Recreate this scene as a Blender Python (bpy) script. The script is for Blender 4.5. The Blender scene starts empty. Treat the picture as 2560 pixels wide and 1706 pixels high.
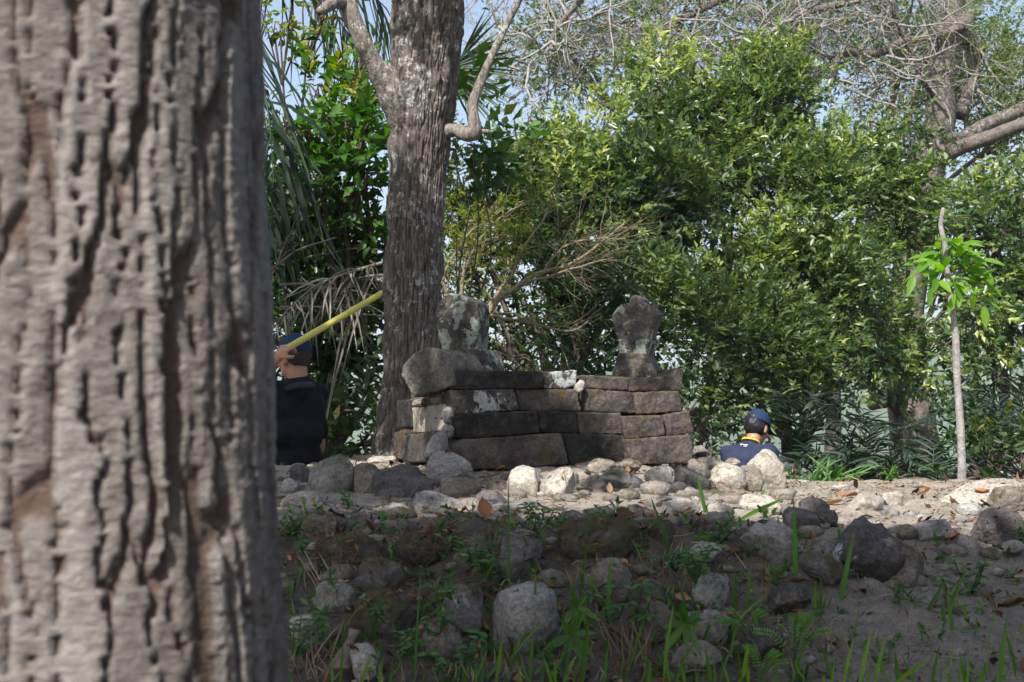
import bpy, bmesh, math, random
import numpy as np
from mathutils import Vector, Matrix

scene = bpy.context.scene
COL = scene.collection

# ------------------------------------------------------------------ camera, sky, sun, exposure
F_PX = 3700.0                      # focal length in photo pixels (2560 wide frame)
CAM_Z = 1.5
PITCH = math.atan(209.0 / F_PX)    # camera looks slightly uphill
cam_d = bpy.data.cameras.new('camera')
cam = bpy.data.objects.new('camera', cam_d)
COL.objects.link(cam)
cam.location = (0, 0, CAM_Z)
cam.rotation_euler = (math.pi / 2 + PITCH, 0, 0)
cam_d.sensor_width = 36.0
cam_d.lens = 36.0 * F_PX / 2560.0
cam_d.clip_start = 0.05
cam_d.clip_end = 9000
cam_d.dof.use_dof = True
cam_d.dof.focus_distance = 7.6
cam_d.dof.aperture_fstop = 8.5
scene.camera = cam

SUN_EL = math.radians(48)
SUN_AZ = math.radians(24)          # left of straight behind the camera
SUN_L = Vector((-math.sin(SUN_AZ) * math.cos(SUN_EL), -math.cos(SUN_AZ) * math.cos(SUN_EL), math.sin(SUN_EL)))
world = bpy.data.worlds.new('World')
scene.world = world
world.use_nodes = True
wn = world.node_tree
for n_ in list(wn.nodes):
    wn.nodes.remove(n_)
sky = wn.nodes.new('ShaderNodeTexSky')
sky.sky_type = 'NISHITA'
sky.sun_disc = False
sky.sun_elevation = SUN_EL
# rotation 0 puts the sun on +Y; clockwise seen from above
sky.sun_rotation = math.atan2(SUN_L.x, SUN_L.y)
sky.air_density = 1.0
sky.dust_density = 2.5
sky.ozone_density = 1.2
bg = wn.nodes.new('ShaderNodeBackground')
bg.inputs[1].default_value = 0.105
wo = wn.nodes.new('ShaderNodeOutputWorld')
wn.links.new(sky.outputs[0], bg.inputs[0])
wn.links.new(bg.outputs[0], wo.inputs[0])

sun_d = bpy.data.lights.new('sun', 'SUN')
sun_d.energy = 5.0
sun_d.angle = math.radians(0.53)
sun_d.color = (1.0, 0.965, 0.91)
sun = bpy.data.objects.new('sun', sun_d)
COL.objects.link(sun)
sun.rotation_euler = SUN_L.to_track_quat('Z', 'Y').to_euler()
sun.location = (0, 0, 30)

scene.view_settings.view_transform = 'Standard'
scene.view_settings.look = 'None'
scene.view_settings.gamma = 1.0
scene.view_settings.use_curve_mapping = False
scene.view_settings.exposure = 0.95
scene.render.engine = 'CYCLES'
cy = scene.cycles
cy.max_bounces = 6
cy.diffuse_bounces = 3
cy.glossy_bounces = 2
cy.transmission_bounces = 3
cy.transparent_max_bounces = 4
cy.volume_bounces = 1
cy.use_denoising = True
cy.sample_clamp_indirect = 6.0
cy.caustics_reflective = False
cy.caustics_refractive = False

# ------------------------------------------------------------------ numpy helpers
def norm(v):
    v = np.asarray(v, float)
    return v / np.maximum(np.linalg.norm(v, axis=-1, keepdims=True), 1e-9)

def P(px, py, d):
    """world point seen at photo pixel (px, py) whose depth (y) is d"""
    u = (px - 1280.0) / F_PX
    v = (853.0 - py) / F_PX
    c, s = math.cos(PITCH), math.sin(PITCH)
    dy = c - v * s
    dz = s + v * c
    t = d / dy
    return np.array([u * t, d, CAM_Z + dz * t])

def ray(px, py):
    p = P(px, py, 1.0)
    return p - np.array([0, 0, CAM_Z])

def _hash(ix, iy, iz, seed):
    h = (ix.astype(np.int64) * 374761393 + iy.astype(np.int64) * 668265263 + iz.astype(np.int64) * 2147483647 + seed * 1274126177) & 0xFFFFFFFF
    h = ((h ^ (h >> 13)) * 1274126177) & 0xFFFFFFFF
    h = ((h ^ (h >> 16)) * 2246822519) & 0xFFFFFFFF
    return ((h ^ (h >> 15)) & 0xFFFFFF) / float(0xFFFFFF)

def vnoise(p, seed=0):
    p = np.asarray(p, float)
    i = np.floor(p).astype(np.int64)
    f = p - i
    f = f * f * f * (f * (f * 6 - 15) + 10)
    r = 0
    for dx in (0, 1):
        wx = f[:, 0] if dx else 1 - f[:, 0]
        for dy in (0, 1):
            wy = f[:, 1] if dy else 1 - f[:, 1]
            for dz in (0, 1):
                wz = f[:, 2] if dz else 1 - f[:, 2]
                r = r + wx * wy * wz * _hash(i[:, 0] + dx, i[:, 1] + dy, i[:, 2] + dz, seed)
    return r * 2 - 1

def fbm(p, oct=4, seed=0, gain=0.5):
    p = np.asarray(p, float)
    a, s, r = 1.0, 1.0, 0
    for k in range(oct):
        r = r + a * vnoise(p * s + k * 17.3, seed + k)
        a *= gain
        s *= 2.03
    return r

def worley2(p, seed=0):
    """F1, F2 and cell id for 2D points"""
    i = np.floor(p).astype(np.int64)
    f1 = np.full(len(p), 9.0); f2 = np.full(len(p), 9.0); cid = np.zeros(len(p))
    z = np.zeros(len(p), np.int64)
    for dx in (-1, 0, 1):
        for dy in (-1, 0, 1):
            cx, cy_ = i[:, 0] + dx, i[:, 1] + dy
            qx = cx + _hash(cx, cy_, z, seed)
            qy = cy_ + _hash(cx, cy_, z + 7, seed)
            d = np.hypot(p[:, 0] - qx, p[:, 1] - qy)
            h = _hash(cx, cy_, z + 13, seed)
            m = d < f1
            f2 = np.where(m, f1, np.minimum(f2, d))
            cid = np.where(m, h, cid)
            f1 = np.where(m, d, f1)
    return f1, f2, cid

def sstep(a, b, x):
    t = np.clip((np.asarray(x, float) - a) / (b - a), 0, 1)
    return t * t * (3 - 2 * t)

# ------------------------------------------------------------------ mesh / object helpers
def np_mesh(name, V, F, attrs=None, smooth=True):
    """F: array (m,3) or (m,4), or a list of such arrays"""
    V = np.asarray(V, np.float32)
    Fs = F if isinstance(F, list) else [F]
    Fs = [np.asarray(f, np.int32) for f in Fs if len(f)]
    me = bpy.data.meshes.new(name)
    me.vertices.add(len(V))
    me.vertices.foreach_set('co', V.ravel())
    loops = np.concatenate([f.ravel() for f in Fs])
    starts, o = [], 0
    for f in Fs:
        k = f.shape[1]
        starts.append(np.arange(len(f), dtype=np.int32) * k + o)
        o += f.size
    starts = np.concatenate(starts)
    me.loops.add(len(loops))
    me.loops.foreach_set('vertex_index', loops)
    me.polygons.add(len(starts))
    me.polygons.foreach_set('loop_start', starts)
    if smooth:
        me.polygons.foreach_set('use_smooth', np.ones(len(starts), bool))
    me.update(calc_edges=True)
    if attrs:
        for k, a in attrs.items():
            at = me.attributes.new(k, 'FLOAT', 'POINT')
            at.data.foreach_set('value', np.asarray(a, np.float32))
    return me

def obj(name, me, m=None, parent=None, loc=None):
    o = bpy.data.objects.new(name, me)
    COL.objects.link(o)
    if m is not None and me is not None:
        me.materials.clear()
        me.materials.append(m)
    if parent is not None:
        o.parent = parent
    if loc is not None:
        o.location = loc
    return o

def tag(o, label=None, cat=None, group=None, kind=None):
    if label: o['label'] = label
    if cat: o['category'] = cat
    if group: o['group'] = group
    if kind: o['kind'] = kind
    return o

def empty(name, loc, label, cat, group=None):
    o = bpy.data.objects.new(name, None)
    COL.objects.link(o)
    o.location = loc
    o.empty_display_size = 0.1
    return tag(o, label, cat, group)

class Col:
    """collects verts and faces of many shapes that belong to ONE part"""
    def __init__(s):
        s.V, s.F, s.n, s.A = [], {3: [], 4: []}, 0, []
    def add(s, V, F, a=0.0):
        V = np.asarray(V, float)
        for f in (F if isinstance(F, list) else [F]):
            f = np.asarray(f, np.int64)
            if len(f):
                s.F[f.shape[1]].append(f + s.n)
        s.V.append(V)
        s.A.append(np.broadcast_to(np.asarray(a, float), (len(V),)))
        s.n += len(V)
    def mesh(s, name, loc=(0, 0, 0), smooth=True):
        V = np.concatenate(s.V) - np.asarray(loc, float)
        F = [np.concatenate(f) for f in s.F.values() if f]
        return np_mesh(name, V, F, {'tint': np.concatenate(s.A)}, smooth)

def tube(path, radii, ns=8, cap=True):
    path = np.asarray(path, float)
    k = len(path)
    radii = np.broadcast_to(np.asarray(radii, float), (k,))
    T = np.gradient(path, axis=0)
    T = norm(T)
    ref = np.array([0.31, 0.17, 0.94]) if abs(T[0, 2]) < 0.9 else np.array([0.9, 0.3, 0.1])
    a = norm(np.cross(T[0], ref))
    A = [a]
    for i in range(1, k):
        a = a - T[i] * np.dot(a, T[i])
        a = a / max(np.linalg.norm(a), 1e-9)
        A.append(a)
    A = np.array(A)
    B = np.cross(T, A)
    th = np.arange(ns) / ns * 2 * math.pi
    V = path[:, None] + radii[:, None, None] * (np.cos(th)[None, :, None] * A[:, None] + np.sin(th)[None, :, None] * B[:, None])
    V = V.reshape(-1, 3)
    i = np.arange(k - 1)[:, None] * ns
    j = np.arange(ns)[None]
    j2 = (j + 1) % ns
    Q = np.stack([i + j, i + j2, i + ns + j2, i + ns + j], -1).reshape(-1, 4)
    Fl = [Q]
    if cap:
        V = np.vstack([V, path[0], path[-1]])
        c0, c1 = k * ns, k * ns + 1
        j = np.arange(ns)
        j2 = (j + 1) % ns
        Fl.append(np.vstack([np.stack([np.full(ns, c0), j2, j], -1), np.stack([np.full(ns, c1), (k - 1) * ns + j, (k - 1) * ns + j2], -1)]))
    return V, Fl

def spline(pts, n):
    """Catmull-Rom through pts (rows may carry extra columns), n samples"""
    p = np.asarray(pts, float)
    if len(p) == 2:
        t = np.linspace(0, 1, n)[:, None]
        return p[0] * (1 - t) + p[1] * t
    q = np.vstack([2 * p[0] - p[1], p, 2 * p[-1] - p[-2]])
    u = np.linspace(0, len(p) - 1 - 1e-6, n)
    i = u.astype(int)
    t = (u - i)[:, None]
    a, b, c, d = q[i], q[i + 1], q[i + 2], q[i + 3]
    return 0.5 * (2 * b + (c - a) * t + (2 * a - 5 * b + 4 * c - d) * t ** 2 + (3 * b - a - 3 * c + d) * t ** 3)

def mesh_arrays(me):
    V = np.empty(len(me.vertices) * 3, np.float32)
    me.vertices.foreach_get('co', V)
    N = np.empty(len(me.vertices) * 3, np.float32)
    me.vertex_normals.foreach_get('vector', N)
    return V.reshape(-1, 3).astype(float), N.reshape(-1, 3).astype(float)

def remeshed(V, F, voxel, smooth_it=4, factor=0.5):
    """voxel-remesh overlapping closed shapes into ONE continuous surface"""
    me = np_mesh('tmp', V, F)
    o = bpy.data.objects.new('tmp', me)
    COL.objects.link(o)
    m = o.modifiers.new('r', 'REMESH')
    m.mode = 'VOXEL'
    m.voxel_size = voxel
    m.use_smooth_shade = True
    if smooth_it:
        m2 = o.modifiers.new('s', 'SMOOTH')
        m2.iterations = smooth_it
        m2.factor = factor
    dg = bpy.context.evaluated_depsgraph_get()
    out = bpy.data.meshes.new_from_object(o.evaluated_get(dg))
    bpy.data.objects.remove(o)
    bpy.data.meshes.remove(me)
    for a in list(out.attributes):
        if a.name == 'tint':
            out.attributes.remove(a)
    return out

def roughen(me, amp, scale, seed, oct=3):
    V, N = mesh_arrays(me)
    V = V + N * (fbm(V * scale + seed * 3.1, oct, seed)[:, None] * amp)
    me.vertices.foreach_set('co', V.astype(np.float32).ravel())
    me.update()
    return me

# ------------------------------------------------------------------ leaves
def rnd_dirs(rng, n):
    return norm(rng.normal(size=(n, 3)))

def sprigs(rng, C, D, K, stem, L, W, up=0.7, jit=0.45, ang=0.9, tint=None, size_j=0.45):
    """pinnate sprigs: stem from C along D carrying K leaves"""
    C, D = np.asarray(C, float), norm(D)
    m = len(C)
    side = norm(np.cross(D, np.array([0, 0, 1.0]) + rng.normal(size=(m, 3)) * 0.5))
    if tint is None:
        tint = rng.random(m)
    B, DD, NN, LL, WW, TT = [], [], [], [], [], []
    for k in range(K):
        t = (k + 0.6) / K
        s = 1 if k % 2 else -1
        if k == K - 1:
            dd = D + rng.normal(size=(m, 3)) * 0.2
        else:
            dd = D * math.cos(ang) + side * s * math.sin(ang) + rng.normal(size=(m, 3)) * 0.25
        dd = norm(dd)
        nn = np.array([0, 0, 1.0]) * up + D * 0.25 + rng.normal(size=(m, 3)) * jit
        nn = norm(nn - dd * (nn * dd).sum(1, keepdims=True))
        sz = 1 + (rng.random(m) * 2 - 1) * size_j
        B.append(C + D * (stem * t) * (0.8 + 0.4 * rng.random((m, 1))))
        DD.append(dd); NN.append(nn); LL.append(L * sz); WW.append(W * sz)
        TT.append(np.clip(tint + rng.normal(size=m) * 0.10, 0, 1))
    return [np.concatenate(a) for a in (B, DD, NN, LL, WW, TT)]

def leaf_mesh(name, data, fold=0.18, droop=0.12, loc=(0, 0, 0)):
    """one folded 2-triangle leaf per entry"""
    B, D, N, L, W, T = data
    S = np.cross(D, N)
    L, W = L[:, None], W[:, None]
    m = B + D * L * 0.45
    V = np.stack([B, m + S * W * 0.5 + N * W * fold, B + D * L - N * L * droop, m - S * W * 0.5 + N * W * fold], 1).reshape(-1, 3) - np.asarray(loc, float)
    n = len(B)
    i = np.arange(n)[:, None] * 4
    F = np.concatenate([i + np.array([[0, 1, 2]]), i + np.array([[0, 2, 3]])])
    return np_mesh(name, V, F, {'tint': np.repeat(T, 4)}, smooth=False)

def blades(B, D, Bend, Nrm, L, W, prof, tint, fold=0.1, wave=0.0, rng=None):
    """ribbons: p(t) = B + D L t + Bend L t^2, width profile prof [(t, w)]; returns V, F, A"""
    B, D, Bend, Nrm = [np.asarray(a, float) for a in (B, D, Bend, Nrm)]
    n, R = len(B), len(prof)
    L = np.broadcast_to(np.asarray(L, float), (n,)); W = np.broadcast_to(np.asarray(W, float), (n,))
    rows = []
    for (t, w) in prof:
        p = B + D * (L * t)[:, None] + Bend * (L * t * t)[:, None]
        tan = norm(D + 2 * Bend * t)
        nn = norm(Nrm - tan * (Nrm * tan).sum(1, keepdims=True))
        s = np.cross(tan, nn)
        ww = (W * w * 0.5)[:, None]
        wob = 0
        if wave and rng is not None:
            wob = nn * (rng.normal(size=(n, 1)) * wave * W[:, None])
        rows.append(np.stack([p + s * ww + nn * ww * fold * 2 + wob, p, p - s * ww + nn * ww * fold * 2 - wob], 1))
    V = np.stack(rows, 1).reshape(-1, 3)          # n, R, 3
    i = np.arange(n)[:, None, None] * (R * 3)
    r = np.arange(R - 1)[None, :, None] * 3
    F = []
    for c in (0, 1):
        F.append(np.concatenate([i + r + c, i + r + c + 1, i + r + c + 4, i + r + c + 3], -1).reshape(-1, 4))
    A = np.repeat(np.broadcast_to(np.asarray(tint, float), (n,)), R * 3)
    return V, np.concatenate(F), A

GRASS = [(0, .6), (.25, 1), (.55, .9), (.8, .6), (1, .03)]
PALM = [(0, .5), (.3, 1), (.65, .8), (1, .04)]
BROAD = [(0, .06), (.2, .75), (.45, 1), (.75, .62), (1, .03)]
# ------------------------------------------------------------------ materials
class NB:
    def __init__(s, name):
        s.m = bpy.data.materials.new(name)
        s.m.use_nodes = True
        s.t = s.m.node_tree
        for n in list(s.t.nodes):
            s.t.nodes.remove(n)
        s.out = s.t.nodes.new('ShaderNodeOutputMaterial')
    def n(s, typ, ins=None, **props):
        nd = s.t.nodes.new('ShaderNode' + typ)
        for k, v in props.items():
            setattr(nd, k, v)
        for k, v in (ins or {}).items():
            if isinstance(v, bpy.types.NodeSocket):
                s.t.links.new(v, nd.inputs[k])
            else:
                nd.inputs[k].default_value = v
        return nd
    def coords(s, kind='Object', rand=True, scale=(1, 1, 1)):
        c = s.n('TexCoord').outputs[kind]
        if rand:
            oi = s.n('ObjectInfo').outputs['Random']
            mu = s.n('Math', {0: oi, 1: 53.7}, operation='MULTIPLY').outputs[0]
            c = s.n('VectorMath', {0: c, 1: mu}, operation='ADD').outputs[0]
        if scale != (1, 1, 1):
            c = s.n('VectorMath', {0: c, 1: scale}, operation='MULTIPLY').outputs[0]
        return c
    def noise(s, vec, scale, detail=4, rough=0.55, dist=0.0):
        return s.n('TexNoise', {'Vector': vec, 'Scale': scale, 'Detail': detail, 'Roughness': rough, 'Distortion': dist}).outputs[0]
    def ramp(s, fac, stops, interp='LINEAR'):
        r = s.n('ValToRGB', {0: fac})
        r.color_ramp.interpolation = interp
        e = r.color_ramp.elements
        while len(e) < len(stops):
            e.new(0.5)
        for el, (p, c) in zip(e, stops):
            el.position = p
            el.color = c if len(c) == 4 else (*c, 1)
        return r.outputs[0]
    def step(s, fac, a, b):
        return s.n('MapRange', {0: fac, 1: a, 2: b, 3: 0.0, 4: 1.0}, interpolation_type='SMOOTHSTEP').outputs[0]
    def mix(s, fac, a, b, blend='MIX'):
        nd = s.n('Mix', data_type='RGBA', blend_type=blend)
        for i, v in ((0, fac), (6, a), (7, b)):
            if isinstance(v, bpy.types.NodeSocket):
                s.t.links.new(v, nd.inputs[i])
            else:
                nd.inputs[i].default_value = v if i == 0 else ((*v, 1) if len(v) == 3 else v)
        return nd.outputs[2]
    def math(s, op, a, b):
        return s.n('Math', {0: a, 1: b}, operation=op).outputs[0]
    def bump(s, h, strength=0.5, dist=0.01):
        return s.n('Bump', {'Strength': strength, 'Distance': dist, 'Height': h}).outputs[0]
    def finish(s, color, rough=0.8, normal=None, spec=0.3, **extra):
        ins = {'Base Color': color if isinstance(color, bpy.types.NodeSocket) else (*color, 1), 'Roughness': rough, 'Specular IOR Level': spec}
        if normal is not None:
            ins['Normal'] = normal
        ins.update(extra)
        b = s.n('BsdfPrincipled', ins)
        s.t.links.new(b.outputs[0], s.out.inputs[0])
        return s.m

def rock_mat(name, base, dark, moss=0.0, lichen=0.0, mosscol=(0.075, 0.062, 0.028), warm=(0.30, 0.25, 0.20), fine=1.0, lcol=(0.40, 0.43, 0.39), lscale=7.0):
    b = NB(name)
    c = b.coords()
    n1 = b.noise(c, 7.0, 6, 0.65)
    n2 = b.noise(c, 75.0, 6, 0.75)
    n3 = b.noise(c, 19.0, 5, 0.65)
    col = b.ramp(n1, [(0.36, dark), (0.62, base)])
    col = b.mix(b.math('MULTIPLY', b.step(n3, 0.48, 0.75), 0.55), col, warm)
    sp = b.ramp(n2, [(0.36, (0.42, 0.42, 0.42)), (0.5, (0.95, 0.95, 0.95)), (0.64, (1.45, 1.45, 1.45))])
    col = b.mix(0.75, col, sp, 'MULTIPLY')
    nz = b.n('SeparateXYZ', {0: b.n('NewGeometry').outputs['Normal']}).outputs[2]
    h = n2
    if moss > 0:
        mm = b.noise(c, 6.0, 6, 0.7)
        up = b.math('ADD', b.math('MULTIPLY', nz, 0.12), mm)
        mf = b.step(up, 0.66 - moss * 0.3, 0.78 - moss * 0.3)
        mc = b.ramp(b.noise(c, 60, 3, 0.6), [(0.3, tuple(x * 0.45 for x in mosscol)), (0.7, tuple(x * 1.5 for x in mosscol))])
        col = b.mix(b.math('MULTIPLY', mf, 0.9), col, mc)
    if lichen > 0:
        l = b.noise(c, lscale, 7, 0.62, 0.3)
        lf = b.step(l, 0.74 - lichen * 0.24, 0.77 - lichen * 0.24)
        lf = b.math('MULTIPLY', lf, b.step(b.noise(c, 70, 3, 0.7), 0.30, 0.46))
        lc = b.mix(b.noise(c, 30, 3, 0.6), lcol, tuple(x * 0.62 for x in lcol))
        col = b.mix(lf, col, lc)
        h = b.math('ADD', n2, b.math('MULTIPLY', lf, 0.35))
    nrm = b.bump(b.math('ADD', b.math('MULTIPLY', n3, 1.2), b.math('MULTIPLY', h, 0.55)), 0.9 * fine, 0.014)
    return b.finish(col, 0.9, nrm, 0.2)

M = {}
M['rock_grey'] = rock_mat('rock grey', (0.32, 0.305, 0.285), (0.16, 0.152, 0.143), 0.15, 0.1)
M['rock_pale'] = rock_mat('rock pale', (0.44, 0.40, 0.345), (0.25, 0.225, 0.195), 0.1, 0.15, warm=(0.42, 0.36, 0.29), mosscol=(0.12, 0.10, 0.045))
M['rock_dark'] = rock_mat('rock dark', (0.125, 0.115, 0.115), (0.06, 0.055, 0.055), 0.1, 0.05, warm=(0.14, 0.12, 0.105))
M['rock_dark_patch'] = rock_mat('dark rock with white blotches', (0.115, 0.105, 0.105), (0.055, 0.05, 0.05), 0.1, 0.50, warm=(0.13, 0.11, 0.10), lcol=(0.50, 0.53, 0.52), lscale=4.5)
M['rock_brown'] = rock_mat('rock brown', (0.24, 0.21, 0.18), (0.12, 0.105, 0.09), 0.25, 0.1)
M['rock_moss'] = rock_mat('rock mossy', (0.13, 0.125, 0.115), (0.065, 0.06, 0.055), 0.75, 0.22, mosscol=(0.062, 0.052, 0.022), lcol=(0.34, 0.34, 0.33), lscale=3.5)
M['rock_patch'] = rock_mat('rock with lichen patches', (0.16, 0.15, 0.15), (0.08, 0.075, 0.075), 0.35, 0.42, lcol=(0.50, 0.53, 0.50), lscale=3.2)
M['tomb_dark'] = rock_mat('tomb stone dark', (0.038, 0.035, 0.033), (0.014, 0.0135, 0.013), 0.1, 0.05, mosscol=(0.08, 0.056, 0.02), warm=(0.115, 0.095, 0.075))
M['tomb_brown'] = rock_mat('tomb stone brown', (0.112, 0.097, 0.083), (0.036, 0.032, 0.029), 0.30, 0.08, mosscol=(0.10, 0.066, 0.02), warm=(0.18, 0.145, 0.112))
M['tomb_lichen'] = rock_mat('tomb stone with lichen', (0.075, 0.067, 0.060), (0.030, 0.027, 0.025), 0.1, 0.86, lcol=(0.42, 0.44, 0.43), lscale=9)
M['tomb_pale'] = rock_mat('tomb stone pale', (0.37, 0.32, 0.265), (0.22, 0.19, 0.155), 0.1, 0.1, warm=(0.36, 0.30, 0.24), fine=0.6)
M['tomb_round'] = rock_mat('tomb stone weathered', (0.155, 0.145, 0.125), (0.07, 0.066, 0.058), 0.25, 0.35, mosscol=(0.13, 0.105, 0.05), lcol=(0.36, 0.38, 0.32))
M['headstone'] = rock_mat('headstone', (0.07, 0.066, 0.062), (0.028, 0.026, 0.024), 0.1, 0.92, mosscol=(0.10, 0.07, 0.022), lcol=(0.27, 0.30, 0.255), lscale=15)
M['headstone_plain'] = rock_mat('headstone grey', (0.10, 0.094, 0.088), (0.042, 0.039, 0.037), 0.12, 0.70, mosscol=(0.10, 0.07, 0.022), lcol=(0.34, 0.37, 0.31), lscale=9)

def dirt_mat():
    b = NB('dirt')
    c = b.coords('Object', False)
    n1 = b.noise(c, 1.7, 6, 0.6)
    n2 = b.noise(c, 14, 6, 0.7)
    n3 = b.noise(c, 120, 4, 0.7)
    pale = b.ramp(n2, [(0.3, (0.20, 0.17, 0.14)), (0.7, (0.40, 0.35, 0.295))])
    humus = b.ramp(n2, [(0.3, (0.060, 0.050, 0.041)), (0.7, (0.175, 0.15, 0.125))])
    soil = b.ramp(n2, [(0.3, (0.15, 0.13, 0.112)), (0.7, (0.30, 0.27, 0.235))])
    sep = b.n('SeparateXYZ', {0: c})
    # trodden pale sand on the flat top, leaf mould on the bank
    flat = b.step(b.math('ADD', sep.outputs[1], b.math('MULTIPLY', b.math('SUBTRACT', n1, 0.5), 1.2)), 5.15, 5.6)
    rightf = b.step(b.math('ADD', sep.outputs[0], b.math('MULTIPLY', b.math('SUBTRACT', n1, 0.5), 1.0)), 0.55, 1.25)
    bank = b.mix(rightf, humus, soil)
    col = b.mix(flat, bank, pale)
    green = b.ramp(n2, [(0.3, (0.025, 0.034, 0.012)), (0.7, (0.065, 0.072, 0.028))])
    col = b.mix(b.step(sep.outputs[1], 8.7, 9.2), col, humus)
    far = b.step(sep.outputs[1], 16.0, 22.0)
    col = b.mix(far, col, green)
    sp = b.ramp(n3, [(0.3, (0.45, 0.44, 0.42)), (0.55, (1, 1, 1)), (0.75, (1.4, 1.38, 1.35))])
    col = b.mix(0.8, col, sp, 'MULTIPLY')
    nrm = b.bump(b.math('ADD', b.math('MULTIPLY', n2, 1.5), n3), 0.9, 0.012)
    return b.finish(col, 0.95, nrm, 0.1)
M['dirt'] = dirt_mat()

def leaf_mat(name, stops, trans=0.35, rough=0.38, spec=0.5):
    b = NB(name)
    t = b.n('Attribute', attribute_name='tint').outputs['Fac']
    col = b.ramp(t, stops)
    p = b.n('BsdfPrincipled', {'Base Color': col, 'Roughness': rough, 'Specular IOR Level': spec})
    tc = b.mix(0.6, col, (0.92, 1.0, 0.35), 'MULTIPLY')
    hs = b.n('HueSaturation', {'Color': tc, 'Value': 1.75, 'Saturation': 1.1}).outputs[0]
    tr = b.n('BsdfTranslucent', {'Color': hs})
    mx = b.n('MixShader', {0: trans, 1: p.outputs[0], 2: tr.outputs[0]})
    b.t.links.new(mx.outputs[0], b.out.inputs[0])
    return b.m
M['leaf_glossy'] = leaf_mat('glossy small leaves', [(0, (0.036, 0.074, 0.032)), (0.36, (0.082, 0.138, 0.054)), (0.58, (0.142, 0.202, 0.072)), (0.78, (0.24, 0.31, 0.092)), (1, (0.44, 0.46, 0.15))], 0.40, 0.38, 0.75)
M['leaf_broad'] = leaf_mat('broad green leaves', [(0, (0.022, 0.062, 0.014)), (0.55, (0.05, 0.125, 0.02)), (0.85, (0.09, 0.19, 0.025)), (1, (0.25, 0.22, 0.03))], 0.36, 0.42, 0.4)
M['leaf_dark'] = leaf_mat('dark shade leaves', [(0, (0.02, 0.045, 0.012)), (0.6, (0.036, 0.075, 0.018)), (0.9, (0.07, 0.10, 0.02)), (1, (0.28, 0.21, 0.03))], 0.25, 0.4, 0.45)
M['leaf_yellow'] = leaf_mat('yellow green fine leaves', [(0, (0.10, 0.145, 0.03)), (0.6, (0.18, 0.225, 0.045)), (1, (0.30, 0.27, 0.06))], 0.4, 0.5, 0.3)
M['leaf_bright'] = leaf_mat('bright young leaves', [(0, (0.085, 0.21, 0.02)), (1, (0.18, 0.33, 0.035))], 0.5, 0.45, 0.4)
M['leaf_feather'] = leaf_mat('feathery leaves', [(0, (0.07, 0.12, 0.04)), (0.6, (0.13, 0.18, 0.06)), (1, (0.28, 0.22, 0.08))], 0.35, 0.5, 0.3)
M['leaf_palm'] = leaf_mat('palm leaflets', [(0, (0.012, 0.026, 0.018)), (0.6, (0.028, 0.050, 0.032)), (1, (0.07, 0.10, 0.05))], 0.15, 0.5, 0.25)
M['leaf_palm_dead'] = leaf_mat('dry palm leaflets', [(0, (0.07, 0.06, 0.045)), (0.6, (0.16, 0.14, 0.115)), (1, (0.34, 0.32, 0.29))], 0.2, 0.6, 0.3)
M['grass'] = leaf_mat('grass', [(0, (0.045, 0.12, 0.018)), (0.6, (0.09, 0.20, 0.025)), (1, (0.17, 0.28, 0.04))], 0.45, 0.4, 0.4)
M['grass_dry'] = leaf_mat('dry grass', [(0, (0.12, 0.085, 0.05)), (0.6, (0.27, 0.205, 0.125)), (1, (0.40, 0.34, 0.24))], 0.2, 0.7, 0.2)
M['leaf_dry'] = leaf_mat('dry fallen leaves', [(0, (0.045, 0.026, 0.017)), (0.35, (0.12, 0.062, 0.033)), (0.62, (0.29, 0.13, 0.052)), (0.82, (0.37, 0.25, 0.15)), (1, (0.42, 0.34, 0.11))], 0.15, 0.6, 0.3)
M['weed'] = leaf_mat('weed leaves', [(0, (0.03, 0.088, 0.02)), (0.6, (0.06, 0.15, 0.03)), (1, (0.11, 0.21, 0.045))], 0.35, 0.45, 0.35)

def bark_mat(name, hi, lo, spot=None, spot_amt=0.3, scale=(14, 14, 3.0), bumpd=0.012, use_attr=False, furrow=(0.085, 0.055, 0.042), warm=None):
    b = NB(name)
    c = b.coords('Object', False)
    cs = b.n('VectorMath', {0: c, 1: scale}, operation='MULTIPLY').outputs[0]
    n1 = b.noise(cs, 1.6, 6, 0.65, 0.4)
    n2 = b.noise(c, 60, 4, 0.7)
    n4 = b.noise(c, 3.0, 3, 0.6)
    col = b.ramp(n1, [(0.36, lo), (0.6, hi)])
    col = b.mix(b.math('MULTIPLY', n4, 0.6), col, tuple(x * 0.72 for x in hi))
    if use_attr:
        at = b.n('Attribute', attribute_name='tint').outputs['Fac']
        fc = b.mix(b.noise(c, 9, 4, 0.6), furrow, (0.145, 0.10, 0.078))
        col = b.mix(b.math('MULTIPLY', b.step(at, 0.46, 0.16), 0.9), col, fc)
        col = b.mix(b.math('MULTIPLY', b.step(at, 0.62, 0.95), 0.5), col, (0.35, 0.32, 0.295))
    if spot:
        sp = b.noise(c, 24, 5, 0.65)
        big = b.noise(c, 2.2, 2, 0.5)
        f = b.step(b.math('ADD', sp, b.math('MULTIPLY', b.math('SUBTRACT', big, 0.5), 0.5)), 0.72 - spot_amt * 0.4, 0.75 - spot_amt * 0.4)
        f = b.math('MULTIPLY', f, b.step(n2, 0.34, 0.5))
        col = b.mix(f, col, spot)
    col = b.mix(0.5, col, b.ramp(n2, [(0.3, (0.55, 0.55, 0.55)), (0.7, (1.3, 1.3, 1.3))]), 'MULTIPLY')
    nrm = b.bump(b.math('ADD', b.math('MULTIPLY', n1, 1.6), b.math('MULTIPLY', n2, 0.5)), 0.9, bumpd)
    return b.finish(col, 0.9, nrm, 0.15)
M['bark_plates'] = bark_mat('plated bark', (0.245, 0.213, 0.192), (0.13, 0.112, 0.10), None, scale=(30, 30, 70), bumpd=0.007, use_attr=True)
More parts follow.
